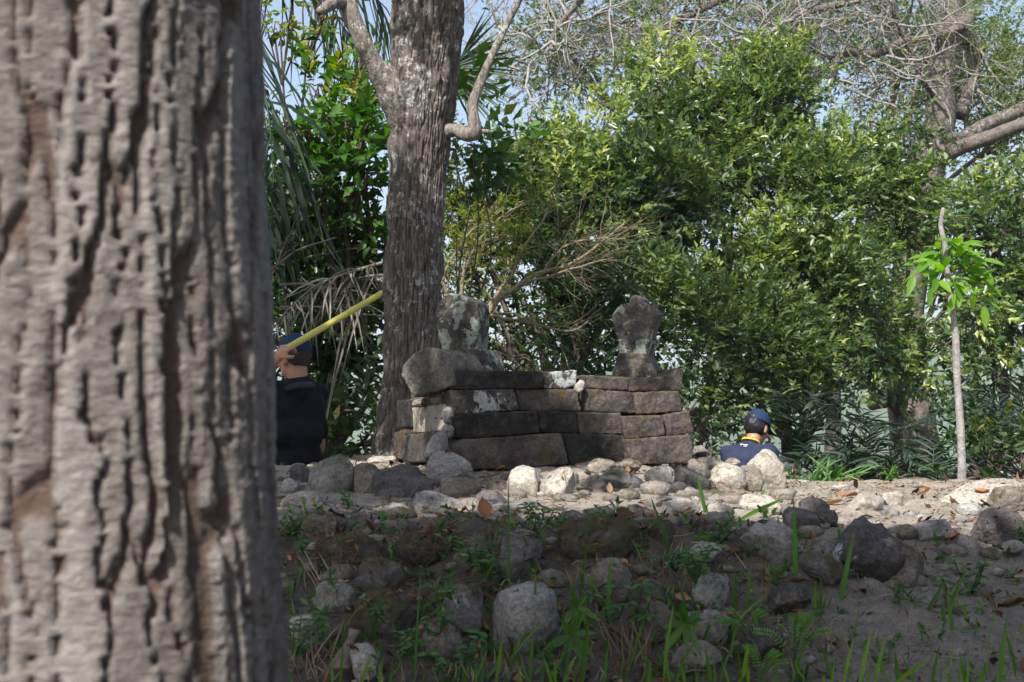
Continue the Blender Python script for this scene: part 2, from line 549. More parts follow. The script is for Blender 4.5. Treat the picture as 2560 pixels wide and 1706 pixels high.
M['bark_grave'] = bark_mat('fissured grey bark', (0.20, 0.175, 0.155), (0.04, 0.033, 0.03), (0.36, 0.37, 0.345), 0.33, scale=(30, 30, 3.2), bumpd=0.02)
M['bark_limb'] = bark_mat('smooth limb bark', (0.31, 0.275, 0.235), (0.07, 0.06, 0.052), (0.42, 0.42, 0.38), 0.28, scale=(26, 26, 9), bumpd=0.02)  # strong contrast: bark streaks plus painted shadow patches
M['bark_rain'] = bark_mat('grey brown bark', (0.185, 0.16, 0.14), (0.075, 0.064, 0.056), (0.33, 0.32, 0.28), 0.2, scale=(9, 9, 9))
M['bark_twig'] = bark_mat('pale twigs', (0.36, 0.34, 0.32), (0.19, 0.175, 0.16), None, scale=(10, 10, 10))
M['bark_thorn'] = bark_mat('thorny twigs', (0.27, 0.225, 0.15), (0.14, 0.115, 0.075), None, scale=(10, 10, 10))
M['bark_dark'] = bark_mat('dark bark', (0.13, 0.105, 0.085), (0.05, 0.04, 0.033), None, scale=(10, 10, 5))

def plain(name, col, rough=0.6, spec=0.4, var=0.15, scale=30, bump=0.0, **kw):
    b = NB(name)
    c = b.coords()
    n = b.noise(c, scale, 4, 0.6)
    cc = b.ramp(n, [(0.25, tuple(x * (1 - var) for x in col)), (0.75, tuple(min(1, x * (1 + var)) for x in col))])
    return b.finish(cc, rough, b.bump(n, bump, 0.004) if bump else None, spec, **kw)
M['skin'] = plain('skin', (0.36, 0.185, 0.115), 0.5, 0.4, 0.12, 18)
M['shirt_black'] = plain('black navy cloth', (0.0085, 0.0095, 0.014), 0.85, 0.2, 0.25, 22, 0.4)
M['collar'] = plain('collar cloth', (0.030, 0.034, 0.045), 0.8, 0.2, 0.2, 22, 0.3)
M['shirt_navy'] = plain('navy cloth', (0.022, 0.028, 0.060), 0.85, 0.2, 0.2, 16, 0.5)
M['trousers'] = plain('dark trousers', (0.03, 0.03, 0.036), 0.85, 0.2, 0.2, 22, 0.3)
M['cap'] = plain('navy cap cloth', (0.014, 0.028, 0.075), 0.8, 0.2, 0.15, 30, 0.2)
M['hair'] = plain('black hair', (0.012, 0.010, 0.010), 0.5, 0.4, 0.4, 80, 0.5)
M['hair_short'] = plain('cropped greying hair', (0.035, 0.028, 0.024), 0.7, 0.3, 0.5, 120, 0.5)
M['shoe'] = plain('dark shoes', (0.03, 0.026, 0.024), 0.6, 0.4)
M['pole'] = plain('yellow pole', (0.44, 0.40, 0.085), 0.42, 0.4, 0.16, 7)
M['pole_end'] = plain('cut pole end', (0.28, 0.16, 0.06), 0.8, 0.2, 0.3, 40)
M['lanyard'] = plain('yellow lanyard', (0.75, 0.50, 0.02), 0.7, 0.3, 0.05)
M['print'] = plain('white shirt print', (0.75, 0.76, 0.80), 0.7, 0.3, 0.03)
M['black'] = plain('black plastic cloth', (0.012, 0.012, 0.014), 0.5, 0.4, 0.2)
M['device'] = plain('grey blue plastic', (0.14, 0.17, 0.23), 0.35, 0.5, 0.05)
M['steel'] = plain('pale grey metal', (0.42, 0.46, 0.52), 0.35, 0.5, 0.05)
M['wood_old'] = plain('weathered bark strip', (0.15, 0.115, 0.095), 0.9, 0.2, 0.35, 30, 0.6)
M['hill'] = plain('wooded hill', (0.055, 0.085, 0.03), 0.95, 0.1, 0.4, 0.02)
# ------------------------------------------------------------------ ground
PL = np.array([(-60, -0.6), (-5, -0.1), (0, .05), (2.5, .35), (3.6, .55), (4.3, .74), (4.75, 1.0), (5.1, 1.14), (6, 1.205), (6.8, 1.26), (7.3, 1.30), (8.6, 1.31), (9.2, 1.22), (10.5, .88), (12, .72), (16, .45), (25, -.6), (60, -7), (200, -24), (600, -30), (6000, -30)])
PR = np.array([(-60, -0.6), (-5, -0.1), (0, .05), (2.5, .40), (3.4, .62), (4.1, .79), (5.3, 1.10), (6.2, 1.16), (7.5, 1.18), (8.5, 1.18), (9.1, 1.02), (10.5, .83), (12, .7), (16, .42), (25, -.6), (60, -7), (200, -24), (600, -30), (6000, -30)])

def H0(x, y):
    x, y = np.asarray(x, float), np.asarray(y, float)
    w = sstep(0.35, 1.35, x)
    z = np.interp(y, PL[:, 0], PL[:, 1]) * (1 - w) + np.interp(y, PR[:, 0], PR[:, 1]) * w
    dip = sstep(-0.92, -1.28, x) * sstep(7.5, 8.0, y) * (1 - sstep(9, 13, y))
    z = z + dip * (0.36 - z)
    # the mound ends to both sides, out of view
    side = sstep(2.7, 5.0, np.abs(x - 0.5)) * sstep(1, 4, y) * (1 - sstep(10, 12, y))
    return z - side * 0.45

def H(x, y):
    x, y = np.atleast_1d(np.asarray(x, float)), np.atleast_1d(np.asarray(y, float))
    z = H0(x, y)
    p = np.stack([x, y, np.zeros_like(x)], -1)
    near = 1 - sstep(12, 30, np.hypot(x, y))
    bank = (1 - sstep(5.0, 5.6, y))
    z = z + near * (fbm(p * 1.6, 3, 5) * 0.02 + fbm(p * 7.0, 3, 9) * (0.012 + 0.012 * bank) + bank * (fbm(p * 3.4, 2, 14) * 0.03 + np.abs(fbm(p * 13, 2, 19)) * 0.014) + vnoise(p * 38, 3) * 0.003)
    z = z + (1 - near) * fbm(p * 0.02, 3, 4) * np.minimum(np.hypot(x, y) * 0.012, 6)
    return z

def ground_hit(px, py, d0=2.6, d1=14.0):
    r = ray(px, py)
    d = np.arange(d0, d1, 0.01)
    z = CAM_Z + r[2] / r[1] * d
    hit = z < H0(r[0] / r[1] * d, d)
    if not hit.any():
        return None
    return float(d[np.argmax(hit)])

def axis(fine0, fine1, step, far0, far1, grow=1.16):
    a = list(np.arange(fine0, fine1 + 1e-6, step))
    s = step
    lo = []
    v = fine0
    while v > far0:
        s *= grow; v -= s; lo.append(v)
    s = step
    hi = []
    v = a[-1]
    while v < far1:
        s *= grow; v += s; hi.append(v)
    return np.array(lo[::-1] + a + hi)
gx = axis(-2.0, 2.9, 0.023, -4000, 4000)
gy = axis(3.4, 9.2, 0.023, -300, 5000)
GX, GY = np.meshgrid(gx, gy)
GZ = H(GX.ravel(), GY.ravel())
nx, ny = len(gx), len(gy)
gi = (np.arange(ny - 1)[:, None] * nx + np.arange(nx - 1)[None]).ravel()
g_me = np_mesh('ground', np.stack([GX.ravel(), GY.ravel(), GZ], -1), np.stack([gi, gi + 1, gi + nx + 1, gi + nx], -1))
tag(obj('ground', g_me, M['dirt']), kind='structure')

# wooded hills far across the valley
def hill(name, y0, depth, xs, hts):
    x = np.linspace(-2600, 2600, 160)
    t = np.linspace(0, 1, 14)
    X, T = np.meshgrid(x, t)
    top = np.interp(x, xs, hts)
    p = np.stack([X.ravel() * 0.006, T.ravel() * 3, np.full(X.size, y0 * 0.01)], -1)
    Z = -32 + (top[None] + 32) * np.sin(T * math.pi) ** 0.8 + fbm(p, 4, 3).reshape(X.shape) * 9 * np.sin(T * math.pi)
    Y = y0 + T * depth
    n, m = X.shape
    i = (np.arange(n - 1)[:, None] * m + np.arange(m - 1)[None]).ravel()
    me = np_mesh(name, np.stack([X.ravel(), Y.ravel(), Z.ravel()], -1), np.stack([i, i + 1, i + m + 1, i + m], -1))
    tag(obj(name, me, M['hill']), kind='structure')
hill('hills', 900, 500, [-2600, -900, -300, 100, 350, 700, 1400, 2600], [10, 34, 30, 40, 62, 74, 40, 20])
hill('hills', 1700, 900, [-2600, -700, 0, 500, 900, 2600], [40, 85, 70, 95, 140, 60])

# ------------------------------------------------------------------ boulders
def ico(sub):
    bm = bmesh.new()
    bmesh.ops.create_icosphere(bm, subdivisions=sub, radius=1)
    V = np.array([v.co[:] for v in bm.verts]); F = np.array([[v.index for v in f.verts] for f in bm.faces])
    bm.free()
    return V, F
ICO = {k: ico(k) for k in (1, 2, 3, 4, 5)}

def rock_mesh(seed, half, blocky=0.0, cuts=3, sub=4, rough=1.0, tilt=0.0):
    V, F = ICO[sub]
    rng = np.random.default_rng(seed)
    p = V.copy()
    if blocky > 0:
        q = np.max(np.abs(p), axis=1, keepdims=True)
        p = p * (1 - blocky) + p / q * 0.86 * blocky
    off = rng.random(3) * 50
    p = p * (1 + 0.20 * rough * fbm(V * 1.1 + off, 2, seed)[:, None] + 0.045 * rough * fbm(V * 3.2 + off, 3, seed + 1)[:, None])
    for _ in range(cuts):
        n = rnd_dirs(rng, 1)[0]
        o = rng.uniform(0.60, 0.84)
        d = p @ n - o
        p = p - np.maximum(d, 0)[:, None] * n * 0.92
    p = p + norm(V) * (0.030 * fbm(V * 8 + off, 4, seed + 2, 0.6)[:, None])
    if tilt:
        half = np.asarray(half, float)
        p = p * half * np.array([1.0, 1.0, 0.8 if half[2] < half[0] * 1.3 else 1.0])
        c, s = math.cos(tilt), math.sin(tilt)
        p = np.stack([p[:, 0] * c - p[:, 2] * s, p[:, 1], p[:, 0] * s + p[:, 2] * c], -1)
    lo, hi = p.min(0), p.max(0)
    p = (p - (lo + hi) / 2) / ((hi - lo) / 2)
    return np_mesh('boulder', p * np.asarray(half), F)

# x0, y0, x1, y1 (photo pixels of what shows), material, blocky, tilt degrees, depth override, label
ROCKS = [
 (771,1135,890,1240,'rock_grey',0,0,6.9,'large round grey boulder below the man in black'),
 (722,1160,780,1215,'rock_dark',.3,10,7.0,'angular dark stone left of the large round grey boulder'),
 (700,1196,752,1238,'rock_grey',.1,0,6.8,'small grey stone against the foreground trunk below the angular dark stone'),
 (750,1206,780,1234,'rock_grey',0,0,6.75,'fist-sized stone at the left foot of the round grey boulder'),
 (877,1157,948,1238,'rock_brown',.4,0,6.85,'brown block between the round grey boulder and the dark flat-topped boulder'),
 (926,1160,1052,1249,'rock_dark',.5,0,6.75,'dark flat-topped boulder in the row before the tomb'),
 (1009,1191,1088,1249,'rock_dark',.6,-4,6.6,'low dark squared stone with a chipped face, right of the dark flat-topped boulder'),
 (1062,1129,1185,1206,'rock_grey',.15,-8,6.75,'hump-backed grey boulder leaning on the tomb corner'),
 (1098,1187,1204,1249,'rock_brown',.1,4,6.55,'dull brown boulder under the hump-backed grey boulder'),
 (918,1140,996,1166,'rock_pale',.2,0,7.75,'flat pale sunlit stone at the foot of the grey trunk'),
 (1032,1227,1166,1288,'rock_grey',.2,-9,6.25,'sloping slab-like grey rock lying before the boulder row'),
 (700,1227,811,1280,'rock_pale',.1,3,6.3,'flat pale stone beside the foreground trunk'),
 (765,1261,856,1302,'rock_grey',.1,-6,5.9,'low grey stone behind the long mossy stone near the trunk'),
 (752,1278,884,1340,'rock_brown',.1,-6,5.35,'long low mossy blue-grey stone near the trunk'),
 (947,1257,1030,1285,'rock_pale',0,0,6.05,'half-buried pale stone left of the sloping slab'),
 (1215,1196,1272,1238,'rock_brown',.1,0,6.6,'small dull stone left of the two white sunlit boulders'),
 (1266,1163,1353,1247,'rock_pale',.35,4,6.55,'angular white boulder in full sun, left one of the pair'),
 (1349,1168,1438,1251,'rock_pale',.15,-4,6.5,'rounded white boulder in full sun, right one of the pair'),
 (1420,1185,1448,1225,'rock_brown',.1,0,6.7,'small stone tucked behind the rounded white boulder'),
 (1194,1225,1277,1268,'rock_dark',.2,-5,6.3,'dark stone in front of the angular white boulder'),
 (1194,1253,1332,1290,'rock_grey',.1,0,5.85,'wide flat dark-blue stone sunk in the path'),
 (1440,1187,1519,1236,'rock_brown',0,0,6.6,'round brown stone right of the white pair'),
 (1491,1170,1612,1230,'rock_grey',0,-5,6.6,'smooth blue-grey oval boulder before the tomb'),
 (1464,1145,1540,1183,'rock_brown',.2,0,7.0,'mossy-topped stone against the tomb base'),
 (1538,1147,1604,1176,'rock_brown',.1,0,7.0,'low stone against the tomb base behind the blue-grey oval boulder'),
 (1610,1165,1694,1215,'rock_grey',0,-4,6.7,'smooth grey stone between blue-grey oval boulder and dark domed boulder'),
 (1685,1165,1778,1236,'rock_dark',0,-10,6.7,'dark domed boulder at the right tomb corner'),
 (1719,1146,1778,1194,'rock_brown',.1,-20,7.1,'leaning brown stone under the right end of the tomb'),
 (1774,1158,1867,1219,'rock_pale',.2,-6,7.2,'jagged pale stone left of the biggest sunlit boulder'),
 (1833,1160,1909,1230,'rock_brown',.2,-14,7.3,'stone squeezed under the left side of the biggest sunlit boulder'),
 (1845,1123,1965,1233,'rock_pale',0,-4,7.5,'biggest sunlit boulder, in front of the seated person'),
 (1745,1143,1816,1171,'rock_pale',.1,0,8.2,'pale flat stone behind the right tomb corner'),
 (1812,1144,1852,1164,'rock_pale',0,0,8.3,'small pale stone left behind the biggest sunlit boulder'),
 (1732,1113,1769,1146,'rock_brown',.3,-15,8.5,'small brown stone behind the black pouch'),
 (1611,1239,1753,1300,'rock_pale',0,-3,5.95,'broad white dome of stone in the sunlit path'),
 (1843,1236,1951,1288,'rock_pale',.3,-4,6.05,'pointed white stone in the sunlit path right of the broad dome'),
 (1751,1259,1834,1294,'rock_pale',.4,0,5.9,'thin pale slab between the broad white dome and the pointed white stone'),
 (1990,1241,2076,1306,'rock_dark',.3,-16,5.5,'dark cracked boulder, topmost of the dark heap at the path edge'),
 (1958,1268,2068,1342,'rock_dark',.3,-20,5.35,'dark wedge-shaped stone under the dark cracked boulder'),
 (2047,1274,2097,1319,'rock_dark',.3,10,5.45,'small dark stone at the right of the dark heap'),
 (2085,1292,2264,1474,'rock_dark_patch',.45,-38,4.85,'huge dark slanting boulder with a white blotch'),
 (2120,1330,2320,1460,'rock_brown',.2,-30,5.1,'brown rock half buried behind the huge slanting boulder'),
 (1853,1302,2017,1404,'rock_grey',.15,-12,5.0,'wide smooth grey boulder at the top of the bank'),
 (2013,1350,2100,1400,'rock_grey',.2,-10,5.05,'grey stone wedged between the wide smooth boulder and the slanting boulder'),
 (1995,1374,2108,1446,'rock_patch',.2,-24,4.75,'grey stone with a white streak left of the slanting boulder'),
 (1919,1438,2026,1522,'rock_moss',.2,0,4.6,'greenish stone low on the bank behind the grass'),
 (2121,1232,2216,1282,'rock_pale',0,3,6.2,'round pale stone in the sunny patch, nearest the dark heap'),
 (2204,1227,2272,1270,'rock_pale',.4,0,6.35,'flat-topped pale stone right of the round pale stone'),
 (2229,1193,2340,1238,'rock_brown',.2,0,7.8,'brown pyramid-shaped stone at the far edge of the path'),
 (2342,1196,2560,1272,'rock_pale',.05,6,7.4,'very long pale boulder at the foot of the sapling'),
 (2470,1215,2575,1285,'rock_brown',.1,8,7.1,'dark-sided boulder at the right picture edge below the long pale boulder'),
 (2078,1211,2127,1234,'rock_pale',0,0,7.6,'small pale stone at the far edge among orange leaves'),
 (1955,1200,2029,1222,'rock_pale',.2,0,8.3,'flat pale stone below the hand of the seated person'),
 (2389,1257,2459,1286,'rock_grey',.3,3,6.5,'blue-grey slab below the long pale boulder'),
 (2282,1298,2387,1362,'rock_grey',.5,5,5.6,'flat-topped grey block in the dirt bank'),
 (2440,1268,2570,1360,'rock_dark',.3,-8,5.9,'shadowed overhanging rock at the right picture edge'),
 (2391,1336,2446,1376,'rock_grey',.1,-20,5.3,'small grey-green stone under the sunlit dirt patch'),
 (2505,1350,2560,1378,'rock_grey',.1,0,5.5,'small stone under the shadowed overhanging rock'),
 (1390,1287,1600,1397,'rock_moss',.12,0,5.0,'very large dome-shaped mossy boulder in the middle of the bank'),
 (1617,1300,1690,1380,'rock_moss',.05,0,5.0,'narrow mossy stone right of the very large mossy boulder'),
 (1124,1296,1272,1376,'rock_moss',.1,-3,5.1,'mossy boulder at the top of the bank below the sloping slab'),
 (1230,1319,1358,1440,'rock_patch',.25,-6,4.95,'grey boulder with pale blotch left of the very large mossy boulder'),
 (975,1328,1115,1402,'rock_moss',.1,0,5.0,'dark mossy boulder with a pale smear, left part of the bank'),
 (786,1330,960,1430,'rock_moss',.1,-8,5.05,'root-covered mossy boulder nearest the foreground trunk'),
 (888,1391,1013,1478,'rock_patch',.2,-6,4.7,'grey boulder with a bright white lichen patch'),
 (782,1450,892,1534,'rock_grey',.1,0,4.6,'dull grey boulder below and left of the lichen-patched boulder'),
 (886,1474,1058,1602,'rock_moss',.1,0,4.55,'big mossy grey boulder right below the lichen-patched boulder'),
 (1094,1455,1211,1580,'rock_patch',.25,12,4.55,'upright grey stone with a white blotch, centre of the bank'),
 (1230,1455,1402,1624,'rock_grey',.1,0,4.5,'large pale-grey round boulder low in the middle of the bank'),
 (1056,1543,1155,1640,'rock_brown',.15,0,4.4,'brownish stone below the upright grey stone'),
 (724,1536,799,1614,'rock_grey',.1,0,4.4,'grey stone beside the foreground trunk behind the grass'),
 (873,1608,951,1692,'rock_grey',.2,10,4.25,'grey stone right of the bark strip'),
 (1460,1395,1580,1496,'rock_brown',.1,0,4.75,'round stone under the bent grass blade'),
 (1728,1425,1825,1532,'rock_grey',.2,-20,4.65,'tall grey stone on top of the squared stone'),
 (1705,1519,1824,1612,'rock_grey',.35,0,4.5,'squared grey stone behind the pale palmate leaf'),
 (1722,1353,1806,1398,'rock_grey',.1,0,4.85,'small grey stone with dry debris above the tall grey stone'),
 (1680,1604,1806,1672,'rock_brown',.1,0,4.35,'low brown stone under the pale palmate leaf'),
 (1149,1648,1240,1706,'rock_dark',.1,0,4.2,'dark stone at the bottom picture edge under dry grass'),
 (1762,1302,1827,1350,'rock_dark',.1,0,5.1,'dark stone behind creeping leaves left of the wide smooth boulder'),
 (898,1336,966,1362,'rock_grey',.2,8,5.05,'small grey stone between two mossy boulders'),
 (1590,1500,1690,1590,'rock_brown',.1,0,4.5,'shaded brown stone between the two palmate weeds'),
 (1860,1560,1960,1640,'rock_dark',.1,0,4.35,'dark half-hidden stone behind the feathery weed'),
 (1300,1640,1420,1720,'rock_dark',.1,0,4.15,'dark buried stone below the large pale-grey round boulder'),
]
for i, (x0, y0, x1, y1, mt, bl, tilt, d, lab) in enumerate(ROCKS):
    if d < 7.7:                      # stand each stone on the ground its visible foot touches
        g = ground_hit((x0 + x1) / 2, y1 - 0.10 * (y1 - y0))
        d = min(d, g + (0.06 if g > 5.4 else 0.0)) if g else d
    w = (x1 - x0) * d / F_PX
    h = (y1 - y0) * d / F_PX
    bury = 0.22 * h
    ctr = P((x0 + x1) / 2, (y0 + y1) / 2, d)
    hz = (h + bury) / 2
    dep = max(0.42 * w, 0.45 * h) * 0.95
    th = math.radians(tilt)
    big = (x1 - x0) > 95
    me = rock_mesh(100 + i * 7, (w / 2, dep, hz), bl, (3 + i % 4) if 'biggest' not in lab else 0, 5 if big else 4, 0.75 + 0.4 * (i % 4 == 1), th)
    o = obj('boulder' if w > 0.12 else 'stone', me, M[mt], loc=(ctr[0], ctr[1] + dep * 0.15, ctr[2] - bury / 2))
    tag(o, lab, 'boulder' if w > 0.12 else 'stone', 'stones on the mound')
# ------------------------------------------------------------------ the stone tomb
def c1(x, y):                       # pixel of an enlarged study view -> photo pixel
    return (900 + x / 2.6133, 700 + y / 2.6133)

TA = P(1130, 1165, 7.12)
ROT = math.radians(22)
TU = np.array([math.cos(ROT), math.sin(ROT), 0])      # along the tomb
TN = np.array([math.sin(ROT), -math.cos(ROT), 0])     # outward normal of the long face
TE = np.array([-math.cos(ROT), -math.sin(ROT), 0])    # outward normal of the left end

def on_plane(px, py, p0, n):
    r = ray(px, py)
    o = np.array([0, 0, CAM_Z])
    t = np.dot(p0 - o, n) / np.dot(r, n)
    return o + r * t

def prism(poly, p0, n, depth, taper=0.0):
    """front outline on plane (p0, n), extruded inwards; returns closed mesh arrays"""
    poly = np.asarray(poly, float)
    pc_ = (poly.max(0) + poly.min(0)) / 2
    sz_ = poly.max(0) - poly.min(0)
    poly = pc_ + (poly - pc_) * (sz_ + 7) / sz_          # joints stay hairline after the edges wear round
    Fp = np.array([on_plane(*c1(*q), p0, n) for q in poly])
    c = Fp.mean(0)
    Bp = c + (Fp - c) * (1 - taper) - n * depth
    k = len(Fp)
    V = np.vstack([Fp, Bp, c, c - n * depth])
    j = np.arange(k); j2 = (j + 1) % k
    F = [np.stack([j, j + k, j2 + k, j2], -1), np.vstack([np.stack([j, j2, np.full(k, 2 * k)], -1), np.stack([j2 + k, j + k, np.full(k, 2 * k + 1)], -1)])]
    return V, F

def stone_piece(name, V, F, mat, parent, seed, voxel=0.0072, amp=0.004, smooth=0, chips=0.0022):
    me = remeshed(V, F, voxel, smooth)
    V2, N2 = mesh_arrays(me)
    V2 = V2 + N2 * (fbm(V2 * 13 + seed, 3, seed) * chips + fbm(V2 * 45 + seed, 2, seed + 5) * amp * 0.6)[:, None]
    c = V2.mean(0)
    me.vertices.foreach_set('co', (V2 - c).astype(np.float32).ravel())
    me.update()
    me.name = name
    o = obj(name, me, M[mat], parent)
    base = np.array(parent.location) if parent else np.zeros(3)
    o.location = c - base
    return o

tomb = empty('stone_tomb', TA + TU * 0.65 - TN * 0.35, 'low tomb of weathered dark stone blocks on the mound', 'tomb')
FRONT = [  # outline in study pixels, outward offset, depth, material, label
 ([(600,592),(1195,600),(1192,708),(600,714)], .02, .26, 'tomb_dark', 'long dark rail stone'),
 ([(1200,608),(1300,600),(1418,592),(1410,688),(1330,712),(1200,708)], .0, .22, 'tomb_lichen', 'rail stone with white lichen'),
 ([(1455,626),(1752,638),(1752,722),(1455,706)], .0, .24, 'tomb_brown', None),
 ([(1760,634),(1960,636),(2035,622),(2066,582),(2112,590),(2098,722),(1760,727)], .0, .24, 'tomb_brown', 'mossy corner rail stone with upturned tip'),
 ([(590,725),(1003,718),(1042,846),(625,884)], .03, .26, 'tomb_lichen', 'tilted block with white lichen blotches'),
 ([(1015,718),(1420,716),(1450,856),(1050,851)], .0, .26, 'tomb_brown', None),
 ([(1468,712),(1788,738),(1803,870),(1484,858)], .03, .24, 'tomb_brown', 'block with orange-brown moss'),
 ([(1800,740),(2085,726),(2106,858),(1816,878)], .05, .24, 'tomb_brown', None),
 ([(606,898),(680,880),(1158,856),(1174,1000),(690,1038),(640,1030)], .06, .28, 'tomb_dark', None),
 ([(1166,854),(1412,866),(1436,1003),(1182,998)], .04, .26, 'tomb_dark', None),
 ([(1420,868),(1702,872),(1722,1004),(1446,1006)], .05, .26, 'tomb_brown', None),
 ([(1716,894),(1978,888),(1998,1018),(1738,1038)], .08, .24, 'tomb_brown', None),
 ([(1986,886),(2148,856),(2182,1000),(2008,1018)], .06, .24, 'tomb_brown', None),
 ([(614,1082),(680,1045),(1316,1004),(1366,1205),(1000,1230),(620,1235)], .08, .30, 'tomb_brown', 'longest block, at the bottom of the tomb'),
 ([(1324,1004),(1724,1014),(1748,1186),(1376,1210)], .06, .28, 'tomb_dark', None),
 ([(1742,1046),(2164,1014),(2176,1196),(1768,1206)], .11, .26, 'tomb_brown', None),
]
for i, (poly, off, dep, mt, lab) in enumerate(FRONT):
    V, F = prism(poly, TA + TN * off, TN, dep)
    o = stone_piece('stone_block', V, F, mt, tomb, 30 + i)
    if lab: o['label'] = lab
END = [
 ([(345,838),(545,812),(541,984),(350,1000)], .02, .24, 'tomb_pale', 'smooth pale block in the end wall'),
 ([(284,1022),(500,988),(490,1190),(284,1190)], .06, .26, 'tomb_brown', None),
 ([(240,792),(340,782),(345,962),(240,964)], .0, .16, 'tomb_dark', None),
 ([(226,1000),(282,986),(280,1170),(226,1170)], .05, .15, 'tomb_brown', None),
]
EP = TA - TN * 0.05
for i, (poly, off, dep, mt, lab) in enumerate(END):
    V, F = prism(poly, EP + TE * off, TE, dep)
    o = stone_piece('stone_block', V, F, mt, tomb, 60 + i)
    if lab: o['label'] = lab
# the thick weathered cross stone whose rounded end faces left
RN = norm(np.array([-0.46, -0.89, 0.0]))
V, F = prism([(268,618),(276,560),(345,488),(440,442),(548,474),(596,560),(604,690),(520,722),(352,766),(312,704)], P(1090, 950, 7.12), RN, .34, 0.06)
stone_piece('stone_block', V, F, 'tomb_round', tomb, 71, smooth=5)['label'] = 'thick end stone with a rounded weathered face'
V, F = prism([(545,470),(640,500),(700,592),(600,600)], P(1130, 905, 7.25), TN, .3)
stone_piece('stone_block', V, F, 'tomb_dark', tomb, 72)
# rubble core that closes the inside of the tomb
core = Col()
lx, dw = 1.28, 0.62
z0, z1 = TA[2] - 0.05, TA[2] + 0.40
cor = [TA + TU * a - TN * b for a, b in ((.12, .16), (lx - .04, .16), (lx - .04, dw), (.12, dw))]
Vc = np.array([[*c[:2], z0] for c in cor] + [[*c[:2], z1] for c in cor])
core.add(Vc, np.array([[0, 3, 2, 1], [4, 5, 6, 7], [0, 1, 5, 4], [1, 2, 6, 5], [2, 3, 7, 6], [3, 0, 4, 7]]))
me = core.mesh('rubble_core')
me2 = remeshed(np.array(Vc), np.array([[0, 3, 2, 1], [4, 5, 6, 7], [0, 1, 5, 4], [1, 2, 6, 5], [2, 3, 7, 6], [3, 0, 4, 7]]), 0.02, 2)
roughen(me2, 0.012, 12, 4)
oc = obj('rubble_core', me2, M['rock_brown'], tomb)
oc.location = -np.array(tomb.location)
bpy.data.meshes.remove(me)
# back and right courses, seen only from other positions
for r_, (zb, zt) in enumerate(((0, .135), (.14, .27), (.275, .40))):
    for k in range(4):
        a0, a1 = .02 + k * .32, .02 + k * .32 + .30
        pts = [TA + TU * a - TN * b for a, b in ((a0, dw - .02), (a1, dw - .02), (a1, dw + .14 - r_ * .02), (a0, dw + .14 - r_ * .02))]
        Vb = np.array([[*c[:2], z0 + .05 + zb] for c in pts] + [[*c[:2], z0 + .05 + zt] for c in pts])
        stone_piece('stone_block', Vb, np.array([[0, 3, 2, 1], [4, 5, 6, 7], [0, 1, 5, 4], [1, 2, 6, 5], [2, 3, 7, 6], [3, 0, 4, 7]]), 'tomb_brown', tomb, 80 + r_ * 4 + k, voxel=0.02)

def headstone(name, parts, p0, n, label, seed):
    root = empty(name, p0, label, 'gravestone', 'headstones on the tomb')
    for k, (pn, poly, dep, mt, fwd) in enumerate(parts):
        V, F = prism(poly, p0 + n * fwd, n, dep, 0.05)
        stone_piece(pn, V, F, mt, root, seed + k * 3, voxel=0.006, smooth=1, chips=0.003)
    return root
HL = norm(np.array([-0.42, -0.91, 0.0]))
headstone('headstone', [
 ('slab', [(496,205),(518,140),(590,90),(655,96),(705,121),(766,148),(770,210),(766,330),(762,400),(758,460),(640,488),(540,480),(528,410),(510,330),(490,240)], .15, 'headstone', 0),
 ('base', [(640,470),(700,452),(790,455),(818,520),(840,592),(820,640),(600,640),(610,520)], .20, 'headstone', .02),
], P(1142, 925, 7.5), HL, 'left headstone, tall and broken-edged, covered in pale green lichen, beside the trunk', 90)
HR = norm(np.array([-0.33, -0.94, 0.0]))
headstone('headstone', [
 ('slab', [(1760,152),(1762,124),(1780,108),(1802,103),(1826,109),(1844,126),(1846,154),(1882,166),(1912,190),(1930,222),(1922,250),(1908,300),(1884,392),(1686,392),(1668,300),(1648,246),(1662,212),(1690,180),(1726,158)], .16, 'headstone_plain', 0),
 ('waist', [(1684,388),(1886,388),(1872,487),(1690,487)], .17, 'headstone', .006),
 ('base', [(1688,482),(1866,482),(1900,540),(1932,622),(1930,650),(1642,650),(1644,612),(1668,540)], .20, 'headstone_plain', .02),
], P(1584, 935, 7.72), HR, 'right headstone, dark grey with rounded shoulders, knob top and narrow waist', 110)

# pebbles wedged in the gaps of the tomb
for i, (x0, y0, x1, y1, mt, d, tilt, lab) in enumerate([
 (1396,652,1468,742,'rock_pale',7.32,20,'small round white stone in the gap of the tomb rail'),
 (338,770,440,835,'rock_brown',7.42,0,'brown pebble under the rounded end stone, left one'),
 (458,738,574,812,'rock_grey',7.25,-10,'grey pebble under the rounded end stone, right one'),
 (538,828,618,948,'rock_grey',7.1,10,'upright grey pebble beside the smooth pale tomb block'),
 (528,940,616,1042,'rock_grey',7.05,0,'round grey pebble below the upright one at the tomb corner'),
 (412,985,590,1200,'rock_grey',6.98,32,'long leaning grey stone at the tomb corner'),
]):
    a, b = c1(x0, y0), c1(x1, y1)
    w, h = (b[0] - a[0]) * d / F_PX, (b[1] - a[1]) * d / F_PX
    ctr = P((a[0] + b[0]) / 2, (a[1] + b[1]) / 2, d)
    if i == 5:
        w, h = w * .72, h * 1.0
    o = obj('pebble', rock_mesh(900 + i * 11, (w / 2, w * .45, h / 2), .15, 2, 4), M[mt], loc=ctr)
    o.rotation_euler = (0, math.radians(tilt if i == 5 else 0), 0)
    tag(o, lab, 'stone', 'stones wedged in the tomb')
